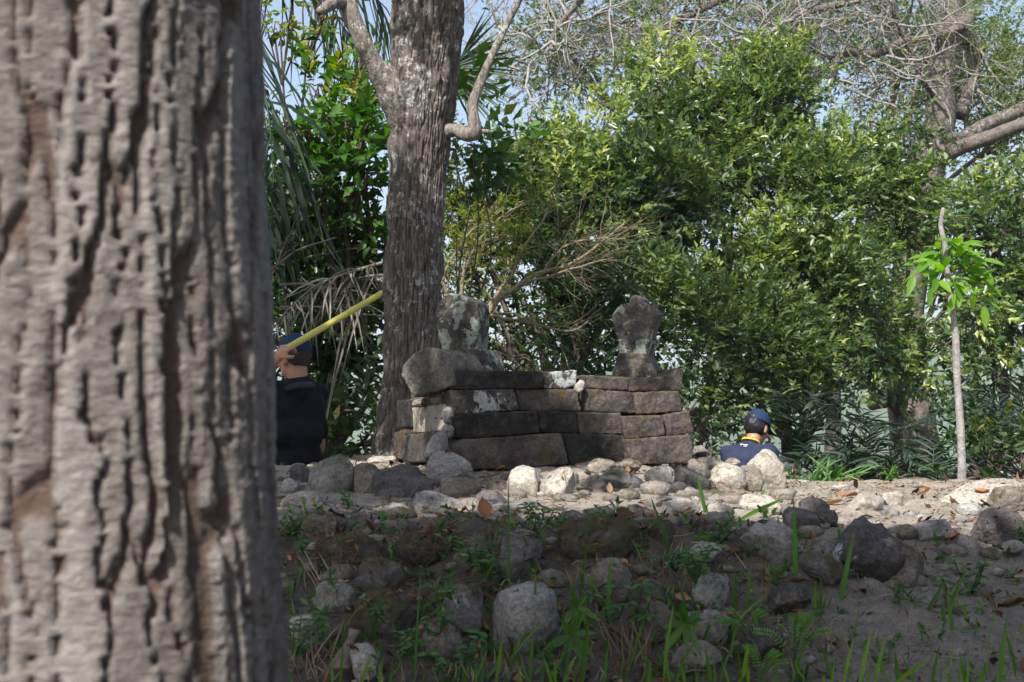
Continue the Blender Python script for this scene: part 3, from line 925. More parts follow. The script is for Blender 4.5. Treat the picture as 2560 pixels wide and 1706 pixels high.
# ------------------------------------------------------------------ trees
def trunk_surface(axis_pts, n_rows, ns, disp, z_of_row=None):
    """axis_pts rows: x, y, z, r ; disp(theta, s, pos) -> (radial offset, tint)"""
    A = spline(axis_pts, n_rows) if z_of_row is None else z_of_row
    th = np.arange(ns) / ns * 2 * math.pi
    c, r = A[:, :3], A[:, 3]
    s = np.concatenate([[0], np.cumsum(np.linalg.norm(np.diff(c, axis=0), axis=1))])
    TH, S = np.meshgrid(th, s)
    R = np.repeat(r[:, None], ns, 1)
    off, tint = disp(TH.ravel(), S.ravel(), R.ravel())
    RR = R + off.reshape(R.shape)
    V = c[:, None] + np.stack([np.cos(TH) * RR, np.sin(TH) * RR, np.zeros_like(RR)], -1)
    V = V.reshape(-1, 3)
    k = len(A)
    i = np.arange(k - 1)[:, None] * ns
    j = np.arange(ns)[None]; j2 = (j + 1) % ns
    Q = np.stack([i + j, i + j2, i + ns + j2, i + ns + j], -1).reshape(-1, 4)
    return V, Q, tint

def grow(rng, col, p, d, length, r, level, tips, maxlev=3, wob=0.25, up=0.1, kids=(3, 5), ns=(8, 6, 4, 3, 3), spread=0.8, npts=7, shrink=0.6):
    d = norm(d)
    path = [np.asarray(p, float)]
    st = length / (npts - 1)
    for _ in range(npts - 1):
        d = norm(d + rng.normal(size=3) * wob * 0.5 + np.array([0, 0, up * 0.3]))
        path.append(path[-1] + d * st)
    path = np.array(path)
    rad = np.linspace(r, r * 0.45, npts)
    col.add(*tube(path, rad, ns[min(level, len(ns) - 1)], cap=False))
    tips.append((path[-1], d, level))
    if level >= maxlev:
        return
    for k in range(rng.integers(kids[0], kids[1] + 1)):
        t = rng.uniform(0.3, 1.0)
        i = min(int(t * (npts - 1)), npts - 2)
        q = path[i] + (path[i + 1] - path[i]) * (t * (npts - 1) - i)
        dd = norm(norm(path[i + 1] - path[i]) + rnd_dirs(rng, 1)[0] * spread)
        grow(rng, col, q, dd, length * shrink * rng.uniform(0.7, 1.2), np.interp(t, [0, 1], [r, r * .45]) * 0.62, level + 1, tips, maxlev, wob, up, kids, ns, spread, max(4, npts - 1), shrink)

# ---- foreground tree: thick plated bark, right beside the camera
FT = (-0.552, 1.66)
zf = np.concatenate([np.linspace(0.0, 1.08, 40), np.linspace(1.085, 2.12, 400), np.linspace(2.15, 4.6, 50)])
fr = np.interp(zf, [0, .25, .7, 1.2, 1.45, 1.85, 2.2, 4.6], [.50, .43, .345, .302, .279, .264, .260, .235])
fx = np.interp(zf, [0, 2, 4.6], [FT[0], FT[0], FT[0] - 0.25])
AF = np.stack([fx, np.full_like(zf, FT[1]), zf, fr], -1)
def terrace(n, k, sharp):
    q = n * k
    f = np.floor(q)
    return (f + sstep(0.5 - sharp, 0.5 + sharp, q - f)) / k

def fg_disp(th, s, r):
    # layered bark: long vertical plates, ragged flake edges, narrow furrows with brown floors
    R0 = .29
    p3 = np.stack([np.cos(th) * R0, np.sin(th) * R0, s], -1)
    rag = fbm(p3 * np.array([55, 55, 30]), 3, 51)
    warp = np.stack([fbm(p3 * np.array([9, 9, 4]), 3, 21), fbm(p3 * np.array([9, 9, 4]), 3, 23), np.zeros(len(s))], -1) * .010
    pw = p3 + warp + rag[:, None] * np.array([.0046, .0046, .008])
    u = np.arctan2(pw[:, 1], pw[:, 0]) * R0
    f1, f2, cid = worley2(np.stack([u / .034, pw[:, 2] / .36], -1), 4)
    edge = f2 - f1
    plate = sstep(0.03, 0.16, edge)
    g1, g2, cid2 = worley2(np.stack([u / .019 + 3.3, pw[:, 2] / .12], -1), 9)
    sub_ = sstep(0.0, 0.07, g2 - g1)
    lay = terrace(fbm(pw * np.array([34, 34, 5]) + 9.7, 2, 63) * .5 + .5, 4, 0.12)
    flake = terrace(fbm(pw * np.array([40, 40, 46]) + 2.2, 2, 64) * .5 + .5, 4, 0.16)
    cross = 1 - sstep(0.0, 0.08, np.abs(vnoise(pw * np.array([11, 11, 48]) + 3.3, 65)))
    hgt = plate * (.40 + .45 * cid + .16 * (cid2 - .5)) + lay * .30 * plate + flake * .08 * plate - (1 - sub_) * .05 * plate - cross * .06 * plate
    fine = fbm(p3 * np.array([70, 70, 140]), 2, 12) * 0.04
    big = fbm(p3 * 3.0, 2, 77) * 0.008
    return (hgt + fine) * 0.0135 - 0.011 + big, np.clip(hgt * .8 + .10 + rag * .05, 0, 1)
V, Q, tint = trunk_surface(None, 0, 330, fg_disp, AF)
ftree = empty('foreground_tree', (FT[0], FT[1], 0.1), 'thick out-of-focus tree trunk with plated brown-grey bark filling the left', 'tree')
loc = np.array(ftree.location)
obj('trunk', np_mesh('trunk', V - loc, Q, {'tint': tint}), M['bark_plates'], ftree)

# shade canopy of that tree, above the picture: limbs and leaf clumps
def clump_leaves(rng, centers, radius, n_sprig, K, stem, L, W, flat=0.7, up=.8, jit=.5):
    C, D = [], []
    for c in centers:
        dv = rnd_dirs(rng, n_sprig)
        rr = radius * rng.random(n_sprig) ** 0.5
        C.append(np.asarray(c) + dv * rr[:, None] * np.array([1, 1, flat]))
        D.append(dv * np.array([1, 1, .6]) + np.array([0, 0, .25]))
    return sprigs(rng, np.concatenate(C), np.concatenate(D), K, stem, L, W, up, jit)

def shade_from(T, z):
    """where foliage at height z must hang to shade ground point T"""
    L = np.array(SUN_L)
    T = np.asarray(T, float)
    return T + L * ((z - T[2]) / L[2])

rngC = np.random.default_rng(5)
SH = []
for _ in range(190):                                   # the bank below the mound
    x, y = rngC.uniform(-1.3, 2.6), rngC.uniform(2.6, 5.15)
    if (x > 1.15 and y > 5.0) or (x > 1.5 and y > 4.75): continue
    SH.append(shade_from((x, y, H0(x, y)), rngC.uniform(4.6, 6.2)))
for (x, y) in [(-.45, 5.7), (-.7, 5.9), (-.7, 5.5), (-.3, 5.4), (-.9, 6.1)]:
    SH.append(shade_from((x, y, 1.2), rngC.uniform(4.8, 5.8)))
gapL = np.array(SUN_L)
for _ in range(210):  # extra crown clumps added to block skylight over camera and bank
    c = np.array([rngC.uniform(-4.2, 3.4), rngC.uniform(-3.6, 2.2), rngC.uniform(4.9, 7.4)])
    # sunlight still rakes the trunk itself
    q = np.array([-.5, 1.45, 1.6]); v = c - q; v = v - gapL * np.dot(v, gapL)
    SH.append(c)
def clear_of_trunk(c):
    for z in (1.3, 1.7, 2.1):
        q = np.array([-.5, 1.45, z]); v = np.asarray(c) - q; v = v - gapL * np.dot(v, gapL)
        if np.linalg.norm(v) < 1.0: return False
    return True
def keeps_path_sunny(c):
    t = np.asarray(c) - gapL * ((c[2] - 1.2) / gapL[2])      # where its shadow falls on the mound top
    if t[0] > 1.25: return t[1] < 4.7
    return t[1] < 5.05 or t[0] < -.45 or (t[1] < 5.3 and t[0] < .3)
SH = [c for c in SH if clear_of_trunk(c) and keeps_path_sunny(c)]
fcol = Col(); ftips = []
top = np.array([FT[0] - 0.25, FT[1], 4.5])
for c in [(-1.7, 1.2, 5.4), (-2.6, .7, 5.6), (-.9, 1.8, 5.9), (-1.2, .2, 5.5), (-.1, 1.2, 5.8), (-3.0, 1.5, 5.2), (0.3, 2.2, 5.7), (1.6, .6, 6.0), (2.4, -1.2, 6.2), (-3.4, -1.6, 6.0), (0.6, -2.4, 6.4), (-1.6, -3.0, 6.6)]:
    c = np.array(c)
    mid = (top + c) / 2 + np.array([0, 0, .25])
    fcol.add(*tube(spline([top - [0, 0, .3], mid, c], 9), np.linspace(.10, .025, 9), 7))
obj('limbs', fcol.mesh('limbs', loc), M['bark_dark'], ftree)
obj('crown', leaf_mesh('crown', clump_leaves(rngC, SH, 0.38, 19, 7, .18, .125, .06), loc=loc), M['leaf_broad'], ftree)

# ---- neighbouring tree out of view on the left; it dapples the tomb and the man
rngD = np.random.default_rng(8)
SH2 = []
for (x, y, z) in [(-1.3, 8.2, 1.0), (-1.2, 8.2, 1.3), (-1.15, 8.3, 1.6), (-1.4, 8.1, 1.5), (-1.0, 8.3, 1.2), (-1.25, 8.2, 1.85), (-1.5, 8.2, 1.9), (-1.2, 8.15, 1.75), (-1.05, 8.15, 1.5), (-1.1, 8.1, 1.35), (-1.3, 8.1, 1.7), (-1.1, 7.0, 1.3), (-.85, 6.8, 1.25), (-.7, 6.6, 1.25), (-.5, 6.7, 1.3),
                  (-.35, 6.6, 1.3), (-1.0, 6.4, 1.2), (-.25, 6.9, 1.35), (-.3, 7.1, 1.6), (-.05, 7.1, 1.5), (.1, 7.2, 1.4), (.22, 7.2, 1.5), (0.0, 7.15, 1.65), (-.15, 7.3, 1.75), (-.35, 7.4, 1.9), (.55, 6.45, 1.2),
                  (-.6, 8.7, 2.65), (-.55, 8.7, 2.5), (-.5, 8.7, 1.5), (-.62, 8.7, 1.7), (-.55, 8.6, 4.0), (.62, 7.6, 2.0), (-1.2, 9.8, 1.6), (-1.4, 9.9, 1.2), (-1.0, 9.8, 2.0), (-1.5, 10, 2.2), (-.9, 9.6, 1.2), (-1.6, 10.4, 1.6), (-1.1, 10.4, 2.6), (-.62, 8.65, 2.2), (-.5, 8.65, 2.35), (-.58, 8.65, 2.3)] + [(rngD.uniform(-2.0, -.75), rngD.uniform(9.2, 10.8), rngD.uniform(.8, 2.3)) for _ in range(26)]:
    SH2.append(shade_from((x, y, z), rngD.uniform(5.3, 6.6)))
for _ in range(34):
    x, y = rngD.uniform(-1.4, -.22), rngD.uniform(5.7, 7.0)
    SH2.append(shade_from((x, y, 1.3), rngD.uniform(5.3, 6.4)))
stree = empty('shade_tree', (-3.6, 3.4, H0(-3.6, 3.4)), 'leafy tree left of the view whose branches shade the tomb', 'tree')
loc2 = np.array(stree.location)
sc_ = Col()
sc_.add(*tube(spline([(-3.6, 3.4, -.1), (-3.55, 3.5, 2), (-3.4, 3.8, 4), (-3.2, 4.4, 5.6)], 16), np.linspace(.2, .09, 16), 12))
obj('trunk', sc_.mesh('trunk', loc2), M['bark_dark'], stree)
sl = Col()
for c in SH2[::4]:
    b0 = np.array([-3.4, 3.8, 4.0])
    sl.add(*tube(spline([b0, (b0 + c) / 2 + np.array([0, 0, .3]), c], 8), np.linspace(.06, .012, 8), 6))
obj('limbs', sl.mesh('limbs', loc2), M['bark_dark'], stree)
obj('crown', leaf_mesh('crown', clump_leaves(rngD, SH2, 0.16, 40, 6, .12, .09, .046), loc=loc2), M['leaf_broad'], stree)

# ---- added bushes out of view to the right and behind the photographer: they close off the low sky
for (bx, by, bw, bh, lab) in [(4.3, 1.0, 1.5, 2.6, 'added big bush blocking the low sky, out of view to the right of the photographer'), (3.4, -3.0, 1.6, 2.8, 'added big bush blocking the low sky, out of view behind and right of the photographer'), (4.6, 4.2, .9, 2.0, 'added bush blocking the low sky, out of view right of the dirt bank')]:
    rb = np.random.default_rng(int(bx * 100))
    ob = empty('sky_block_bush', (bx, by, float(H0(bx, by))), lab, 'bush', 'added bushes around the photographer')
    lb_ = np.array(ob.location)
    dv = rnd_dirs(rb, 700)
    C = lb_ + np.array([0, 0, bh * .5]) + dv * np.array([bw, bw, bh * .55]) * rb.uniform(.55, 1, (700, 1))
    st_ = Col()
    for k in range(6):
        st_.add(*tube(spline([lb_ - [0, 0, .1], lb_ + np.array([rb.normal() * .2, rb.normal() * .2, bh * .4]), C[k]], 8), np.linspace(.05, .015, 8), 6))
    obj('stems', st_.mesh('stems', lb_), M['bark_dark'], ob)
    obj('crown', leaf_mesh('crown', sprigs(rb, C, dv, 6, .35, .26, .13), loc=lb_), M['leaf_dark'], ob)

# ---- tree behind the tomb
GD = 8.8
def gpt(px, py, wpx, d=GD):
    return [*P(px, py, d), wpx / 2 * d / F_PX]
gax = [gpt(1032, 1210, 250), gpt(1030, 1150, 196), gpt(1030, 1090, 168), gpt(1030, 1000, 152), gpt(1032, 850, 145), gpt(1035, 600, 141), gpt(1046, 400, 143), gpt(1056, 250, 166), gpt(1068, 120, 176), gpt(1072, 0, 182), gpt(1075, -200, 178), gpt(1082, -600, 150), gpt(1090, -900, 110)]
def grave_disp(th, s, r):
    p3 = np.stack([np.cos(th) * .17, np.sin(th) * .17, s], -1)
    warp = fbm(p3 * np.array([14, 14, 2.5]), 3, 41) * 0.012
    q = np.stack([(th * .17 + warp) / 0.017, (s + fbm(p3 * 10, 2, 18) * .03) / 0.27], -1)
    f1, f2, cid = worley2(q, 14)
    pl = sstep(0.02, 0.22, f2 - f1)
    hgt = pl * (0.6 + .6 * cid)
    but = sstep(0.75, 0.0, s) * (0.5 + 0.5 * np.sin(th * 5 + 1.2)) * 0.07
    return (hgt + .25 * fbm(p3 * np.array([60, 60, 22]), 2, 33)) * 0.017 - 0.012 + fbm(p3 * 7, 3, 6) * 0.012 + but, np.clip(hgt, 0, 1)
V, Q, tint = trunk_surface(gax, 430, 230, grave_disp)
gtree = empty('grey_tree', P(1032, 1175, GD), 'tall grey fissured tree trunk with lichen standing behind the tomb', 'tree')
gl = np.array(gtree.location)
obj('trunk', np_mesh('trunk', V - gl, Q, {'tint': tint}), M['bark_grave'], gtree)
def limb(name, pts, parent, m, ns=14, n=40, amp=0.07, seed=1, extra=None):
    A = spline([[*P(a, b, c), w / 2 * c / F_PX] for (a, b, c, w) in pts], n)
    V, F = tube(A[:, :3], A[:, 3], ns)
    rr = np.concatenate([np.repeat(A[:, 3], ns), [0, 0]])
    ctr = np.concatenate([np.repeat(A[:, :3], ns, 0), A[[0, -1], :3]])
    V = ctr + (V - ctr) * (1 + amp * 2.2 * fbm(V * np.array([22, 22, 7]), 3, seed)[:, None])
    c = Col(); c.add(V, F)
    for ex in (extra or []):
        A = spline([[*P(a, b, d_), w / 2 * d_ / F_PX] for (a, b, d_, w) in ex], 14)
        c.add(*tube(A[:, :3], A[:, 3], 8))
    pl = np.array(parent.location)
    return obj(name, c.mesh(name, pl), m, parent)
limb('limb', [(1012,330,8.75,64),(985,255,8.65,70),(962,205,8.6,62),(930,150,8.55,50),(905,100,8.5,46),(885,50,8.5,46),(862,5,8.5,48),(838,-50,8.5,46),(800,-150,8.4,40),(760,-300,8.3,30)], gtree, M['bark_limb'], seed=3,
     extra=[[(866,8,8.5,30),(838,6,8.4,34),(812,22,8.3,28),(796,30,8.25,18)]])
limb('limb', [(1110,330,8.75,34),(1140,326,8.7,36),(1168,336,8.65,38),(1186,326,8.65,40),(1184,296,8.65,30),(1181,262,8.65,27),(1192,228,8.65,24),(1206,195,8.65,21),(1228,142,8.65,19),(1262,72,8.65,18),(1294,6,8.65,18),(1320,-60,8.6,16),(1350,-200,8.6,10)], gtree, M['bark_limb'], seed=7,
     extra=[[(1188,330,8.65,14),(1210,329,8.65,13),(1223,330,8.65,11)], [(1252,74,8.65,9),(1240,52,8.65,8),(1230,20,8.65,7),(1224,-20,8.65,6)]])
rngG = np.random.default_rng(12)
gc = Col(); tips = []
for k in range(7):
    a = k * 0.9
    grow(rngG, gc, P(1085, -700 - k * 25, GD), (math.cos(a), math.sin(a), .6), 1.7, .06, 0, tips, 2, kids=(2, 4))
obj('limbs', gc.mesh('limbs', gl), M['bark_limb'], gtree)
tp = np.array([t[0] for t in tips]); td = np.array([t[1] for t in tips])
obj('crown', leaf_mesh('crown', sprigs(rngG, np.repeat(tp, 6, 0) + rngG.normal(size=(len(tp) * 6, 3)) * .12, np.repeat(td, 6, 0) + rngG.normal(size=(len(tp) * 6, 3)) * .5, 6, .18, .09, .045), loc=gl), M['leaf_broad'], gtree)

# ---- leafy shrubs and trees of the background
DENS = 6.2
def lobe_points(rng, lobes, density, shell=0.55, gap=0.0, seed=0, clump=0.16):
    """sprig anchors: clumps of sprigs spread through the outer shell of each lobe"""
    C, D, T = [], [], []
    for (px, py, d, rx, ry) in lobes:
        c = P(px, py, d)
        rx, ry = rx * .82, ry * .84
        R = np.array([rx * d / F_PX, 0.5 * (rx + ry) * d / F_PX * 0.8, ry * d / F_PX])
        area = 4 * math.pi * ((R[0] * R[1]) ** 1.6 / 3 + (R[0] * R[2]) ** 1.6 / 3 + (R[1] * R[2]) ** 1.6 / 3) ** (1 / 1.6)
        ncl = max(2, int(area * density / 14 * DENS))
        dv = rnd_dirs(rng, ncl)
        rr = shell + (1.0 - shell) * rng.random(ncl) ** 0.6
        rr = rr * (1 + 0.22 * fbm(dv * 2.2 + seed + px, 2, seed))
        cc = c + dv * R * rr[:, None]
        if gap:
            keep = (fbm(cc * 2.6, 2, seed + 3) > gap - 0.55) & (fbm(cc * 1.15 + 7, 2, seed + 9) > gap - 0.82)
            cc, dv, rr = cc[keep], dv[keep], rr[keep]
        k = 14
        jit = rng.normal(size=(len(cc), k, 3)) * clump
        C.append((cc[:, None] + jit).reshape(-1, 3))
        dd = dv[:, None] * 0.8 + norm(jit) * 0.7 + np.array([0, 0, .35])
        D.append(dd.reshape(-1, 3))
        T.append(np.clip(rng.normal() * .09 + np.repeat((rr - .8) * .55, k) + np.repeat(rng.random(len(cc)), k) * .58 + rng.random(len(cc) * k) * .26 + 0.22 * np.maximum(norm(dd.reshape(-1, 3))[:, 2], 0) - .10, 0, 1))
    return np.concatenate(C), np.concatenate(D), np.concatenate(T)

def leafy(name, label, cat, base, lobes, mat, density, L, W, K=7, stem=.10, shell=.5, gap=0.0, seed=1, trunks=None, group=None, clump=.16, up=.7, bark='bark_dark', tr=.05, jit=.45, twig=True):
    rng = np.random.default_rng(seed)
    bd = base[2]
    bx = (base[0] - 1280) / F_PX * bd
    root = empty(name, (bx, bd, float(H0(bx, bd))), label, cat, group)
    lc = np.array(root.location)
    C, D, T = lobe_points(rng, lobes, density, shell, gap, seed, clump)
    col = Col()
    for i, (px, py, d, rx, ry) in enumerate(lobes):
        c = P(px, py, d)
        if i == 0:
            gc0 = np.mean([P(*l_[:3]) for l_ in lobes], axis=0)
            fork = lc * .6 + gc0 * .4 + np.array([rng.normal() * .1, .1, 0])
            col.add(*tube(spline([lc - np.array([0, 0, .15]), (lc + fork) / 2 + rng.normal(size=3) * np.array([.08, .05, 0]), fork], 12), np.linspace(tr * 1.5, tr, 12), 9))
        mid = fork * .5 + c * .5 + rng.normal(size=3) * .12
        col.add(*tube(spline([fork, mid, c], 12), np.linspace(tr * .7, tr * .2, 12), 7))
        if twig:
            for _ in range(9):
                q = c + rnd_dirs(rng, 1)[0] * np.array([rx, (rx + ry) * .4, ry]) * d / F_PX * rng.uniform(.6, .95)
                col.add(*tube(spline([c * .6 + mid * .4, (c + q) / 2 + rng.normal(size=3) * .06, q], 6), np.linspace(tr * .25, .004, 6), 4, cap=False))
    obj('trunk', col.mesh('trunk', lc), M[bark], root)
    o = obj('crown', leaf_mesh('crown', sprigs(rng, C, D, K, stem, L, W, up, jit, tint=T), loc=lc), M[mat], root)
    return root

GE = 'glossy evergreen trees behind the mound'
leafy('evergreen_tree', 'glossy evergreen tree between the two headstones, leftmost and widest of its kind', 'tree', (1500, 0, 13.6),
      [(1370,420,13.2,120,150),(1320,350,13.4,75,95),(1480,370,13.6,130,140),(1555,265,13.8,75,110),(1445,560,12.9,160,120),(1620,360,13.8,110,160),(1330,520,13.2,90,110),(1660,190,14.0,60,70)],
      'leaf_glossy', 150, .070, .031, seed=21, group=GE, gap=.55)
leafy('evergreen_tree', 'glossy evergreen tree directly above the right headstone, highest of its kind', 'tree', (1760, 0, 14.0),
      [(1690,290,14.2,90,110),(1600,500,13.0,120,150),(1790,360,14.2,90,150),(1720,560,13.2,110,150),(1905,270,14.4,85,120),(1890,430,14.0,110,170),(1935,190,14.6,45,60)],
      'leaf_glossy', 150, .070, .031, seed=22, group=GE, gap=.55)
leafy('evergreen_tree', 'olive-tinged glossy evergreen tree above and left of the seated person', 'tree', (2010, 0, 14.2),
      [(2040,390,14.6,95,110),(2030,540,13.9,120,170),(1880,690,13.3,130,140),(2080,760,13.6,110,160),(1980,850,13.2,100,100)],
      'leaf_glossy', 140, .070, .031, seed=23, group=GE, gap=.55)
leafy('evergreen_shrub', 'bushy glossy shrub with yellow-green tips right behind the right headstone', 'shrub', (1720, 0, 12.3),
      [(1640,760,12.4,100,130),(1755,830,12.2,110,150),(1560,850,12.3,70,90),(1680,980,12.0,90,100),(1800,980,12.4,80,70),(1490,900,12.0,60,50)],
      'leaf_glossy', 150, .068, .031, seed=24, group=GE, gap=.55)
leafy('evergreen_shrub', 'glossy shrub directly above the navy cap of the seated person', 'shrub', (1960, 0, 12.8),
      [(1900,920,12.7,110,110),(2010,960,12.7,100,90),(1880,820,12.9,100,90),(2110,900,13.2,80,90)],
      'leaf_glossy', 130, .068, .031, seed=25, group=GE, gap=.5)
leafy('evergreen_tree', 'evergreen tree behind the sapling, in front of the big bare-branched tree', 'tree', (2280, 0, 15.6),
      [(2270,360,15.6,75,90),(2250,520,15.5,110,110),(2390,600,15.5,90,90),(2150,420,15.6,90,90),(2200,640,15.0,100,120),(2400,720,15.6,80,110),(2190,830,14.6,100,110),(2330,880,14.8,90,90)],
      'leaf_glossy', 105, .078, .035, seed=26, group=GE, gap=.5)
leafy('leafy_tree', 'leafy tree at the right picture edge beyond the sapling', 'tree', (2540, 0, 17.2),
      [(2490,600,17,80,80),(2560,500,17.2,50,60),(2545,740,17,80,140),(2490,930,16.4,90,80),(2570,640,17,70,100),(2450,530,17.4,70,60),(2540,500,17.6,60,50),(2450,800,16.8,60,80)],
      'leaf_glossy', 70, .10, .05, seed=27, gap=.45, stem=.14, clump=.2)
leafy('feathery_tree', 'airy feathery-leaved tree far behind the bare twigs along the top', 'tree', (2050, 0, 22.0),
      [(1400,130,21,150,130),(1650,40,21.5,200,120),(2000,60,22,190,140),(2250,120,22,150,170),(2430,200,21.5,150,180),(2560,300,21,100,200),(2200,330,21,140,120),(2350,60,22,160,120)],
      'leaf_feather', 26, .085, .036, K=8, stem=.2, seed=36, gap=.40, clump=.3, shell=.2, tr=.10, bark='bark_rain')
leafy('broadleaf_shrub', 'broad-leaved green shrub left of the grey trunk', 'shrub', (840, 0, 10.9),
      [(835,250,10.8,95,80),(765,310,10.8,75,100),(900,330,10.6,70,110),(850,440,10.8,100,90),(740,470,11.0,70,90),(920,470,10.7,60,90),(880,200,10.9,50,50)],
      'leaf_broad', 44, .105, .052, K=5, stem=.14, seed=28, gap=.42, clump=.15, jit=.6)
leafy('dark_shrub', 'dark tangled shrub behind the man with the pole', 'shrub', (850, 0, 10.9),
      [(860,640,11.2,110,120),(770,640,11.4,90,130),(900,800,10.9,70,130),(800,850,11.0,110,120),(860,1010,10.2,90,110),(780,1080,10.4,70,80),(920,960,10.2,60,100),(720,760,11.2,80,120),(700,420,11.8,70,140),(930,1100,9.8,50,60),(840,1110,9.9,60,50)],
      'leaf_dark', 60, .09, .042, K=6, stem=.13, seed=29, gap=.30, clump=.15)
leafy('vine', 'vine with drooping heart-shaped leaves hanging right of the grey trunk', 'vine', (1165, 0, 9.6),
      [(1185,400,9.5,40,50),(1175,470,9.5,35,60),(1160,230,9.7,35,70),(1215,345,9.5,30,30),(1140,590,9.5,25,60)],
      'leaf_broad', 14, .09, .058, K=4, stem=.10, seed=30, gap=.35, clump=.07, up=.1, jit=.7, tr=.012, twig=False)
leafy('dark_shrub', 'low dark shrub with yellow leaves behind the middle of the tomb', 'shrub', (1360, 0, 11.7),
      [(1330,800,11.7,130,90),(1240,850,11.5,70,60),(1450,870,11.6,90,60),(1480,760,11.9,70,80),(1400,700,12.2,120,80),(1240,700,12,70,80),(1340,900,11.4,90,25),(1150,620,12.2,80,120),(1180,760,12,80,100),(1120,880,11.6,60,90),(1260,570,12.4,90,100),(1140,450,12.5,50,70),(1250,920,11.2,90,50),(1420,920,11.2,100,50),(1340,960,10.9,160,40)],
      'leaf_dark', 80, .065, .03, K=6, seed=31, gap=.30)
leafy('tree_top', 'brown-tinged treetop at the upper left beside the foreground trunk', 'tree', (560, 0, 11.6),
      [(700,60,11.5,60,50),(780,20,11.6,60,40),(640,30,11.5,70,60)],
      'leaf_yellow', 22, .085, .04, K=5, seed=32, gap=.5, tr=.03)
for k, (px, d, lobes, lab) in enumerate([(430, 11.2, [(430,700,11.2,190,220),(330,880,11,170,180),(520,950,10.8,130,150),(430,450,11.6,160,170),(480,1080,10.4,150,70)], 'dense shrub hidden behind the foreground trunk, nearest the man'),
                                (120, 12.5, [(120,600,12.5,200,260),(0,850,12.2,190,200),(220,950,12,150,140),(80,350,12.8,160,150)], 'dense shrub hidden far behind the foreground trunk'),
                                (-250, 13, [(-250,700,13,230,280),(-400,900,13,200,180),(-150,980,12.5,160,120)], 'dense shrub out of view left of the foreground trunk')]):
    leafy('dense_shrub', lab, 'shrub', (px, 0, d), lobes, 'leaf_broad', 11, .17, .085, K=6, stem=.22, seed=330 + k, gap=.3, clump=.25)
# low undergrowth right of the path
leafy('low_bush', 'low leafy bush at the far right behind the long pale boulder', 'bush', (2490, 0, 10.6),
      [(2480,1130,10.5,70,50),(2560,1150,10.3,60,60),(2420,1170,10.2,50,40)], 'leaf_dark', 60, .07, .035, seed=33, gap=.4)
leafy('low_bush', 'low leafy bush behind the right end of the tomb', 'bush', (1750, 0, 11.3),
      [(1740,1080,11.3,50,60),(1720,1010,11.3,50,60),(1770,1130,11.2,40,30)], 'leaf_dark', 70, .06, .03, seed=34, gap=.3)

# ---- thorny yellow-green shrub with bare arching branches
rngJ = np.random.default_rng(44)
jr = empty('thorny_shrub', P(1190, 1000, 10.2), 'thorny shrub with bare pale branches arching right above the tomb', 'shrub')
jl = np.array(jr.location)
jc = Col(); jt = []
for pts, r0 in (([(1180,940,10.2),(1225,770,10.2),(1290,715,10.2),(1360,680,10.15),(1430,660,10.1),(1500,610,10.1),(1560,560,10.1)], .026),
                ([(1180,940,10.2),(1210,800,10.2),(1270,798,10.2),(1340,815,10.2),(1420,830,10.2),(1470,800,10.2)], .016),
                ([(1180,940,10.2),(1210,780,10.3),(1280,690,10.4),(1300,630,10.4),(1350,560,10.5),(1400,480,10.5)], .02),
                ([(1180,940,10.2),(1150,760,10.4),(1170,650,10.4),(1230,560,10.5),(1330,500,10.6)], .02),
                ([(1180,940,10.2),(1140,780,10.3),(1110,690,10.3),(1180,580,10.4),(1260,520,10.5)], .018),
                ([(1290,715,10.2),(1380,690,10.1),(1460,665,10.0),(1530,650,10.0)], .012),
                ([(1360,680,10.15),(1390,640,10.1),(1450,600,10.1),(1560,600,10.05)], .013)):
    A = spline([P(*q) for q in pts], 26)
    A = A + np.stack([fbm(A * 6 + i, 2, 3) for i in range(3)], -1) * .015
    R = np.linspace(r0, r0 * .25, 26)
    jc.add(*tube(A, R, 6))
    for k in range(24):
        i = rngJ.integers(8, 25)
        d0 = norm(A[min(i + 1, 25)] - A[i])
        grow(rngJ, jc, A[i], d0 + rnd_dirs(rngJ, 1)[0] * .8, rngJ.uniform(.15, .42), max(R[i] * .3, .0020), 1, jt, 2, wob=.4, up=0.02, kids=(2, 4), ns=(5, 4, 3), npts=5)
obj('branches', jc.mesh('branches', jl), M['bark_thorn'], jr)
tp = np.array([t[0] for t in jt if t[0][0] < 0.15]); td = np.array([t[1] for t in jt if t[0][0] < 0.15])
C, D, T = lobe_points(rngJ, [(1180,560,10.7,75,75),(1280,560,10.8,95,70),(1160,690,10.5,60,80),(1250,640,10.6,70,60),(1330,500,10.9,60,50)], 34, .2, .45, 3, .12)
C = np.vstack([C, np.repeat(tp, 2, 0)]); D = np.vstack([D, np.repeat(td, 2, 0) + rngJ.normal(size=(len(tp) * 2, 3)) * .5])
obj('crown', leaf_mesh('crown', sprigs(rngJ, C, D, 8, .09, .028, .010, .6, .5), loc=jl), M['leaf_yellow'], jr)

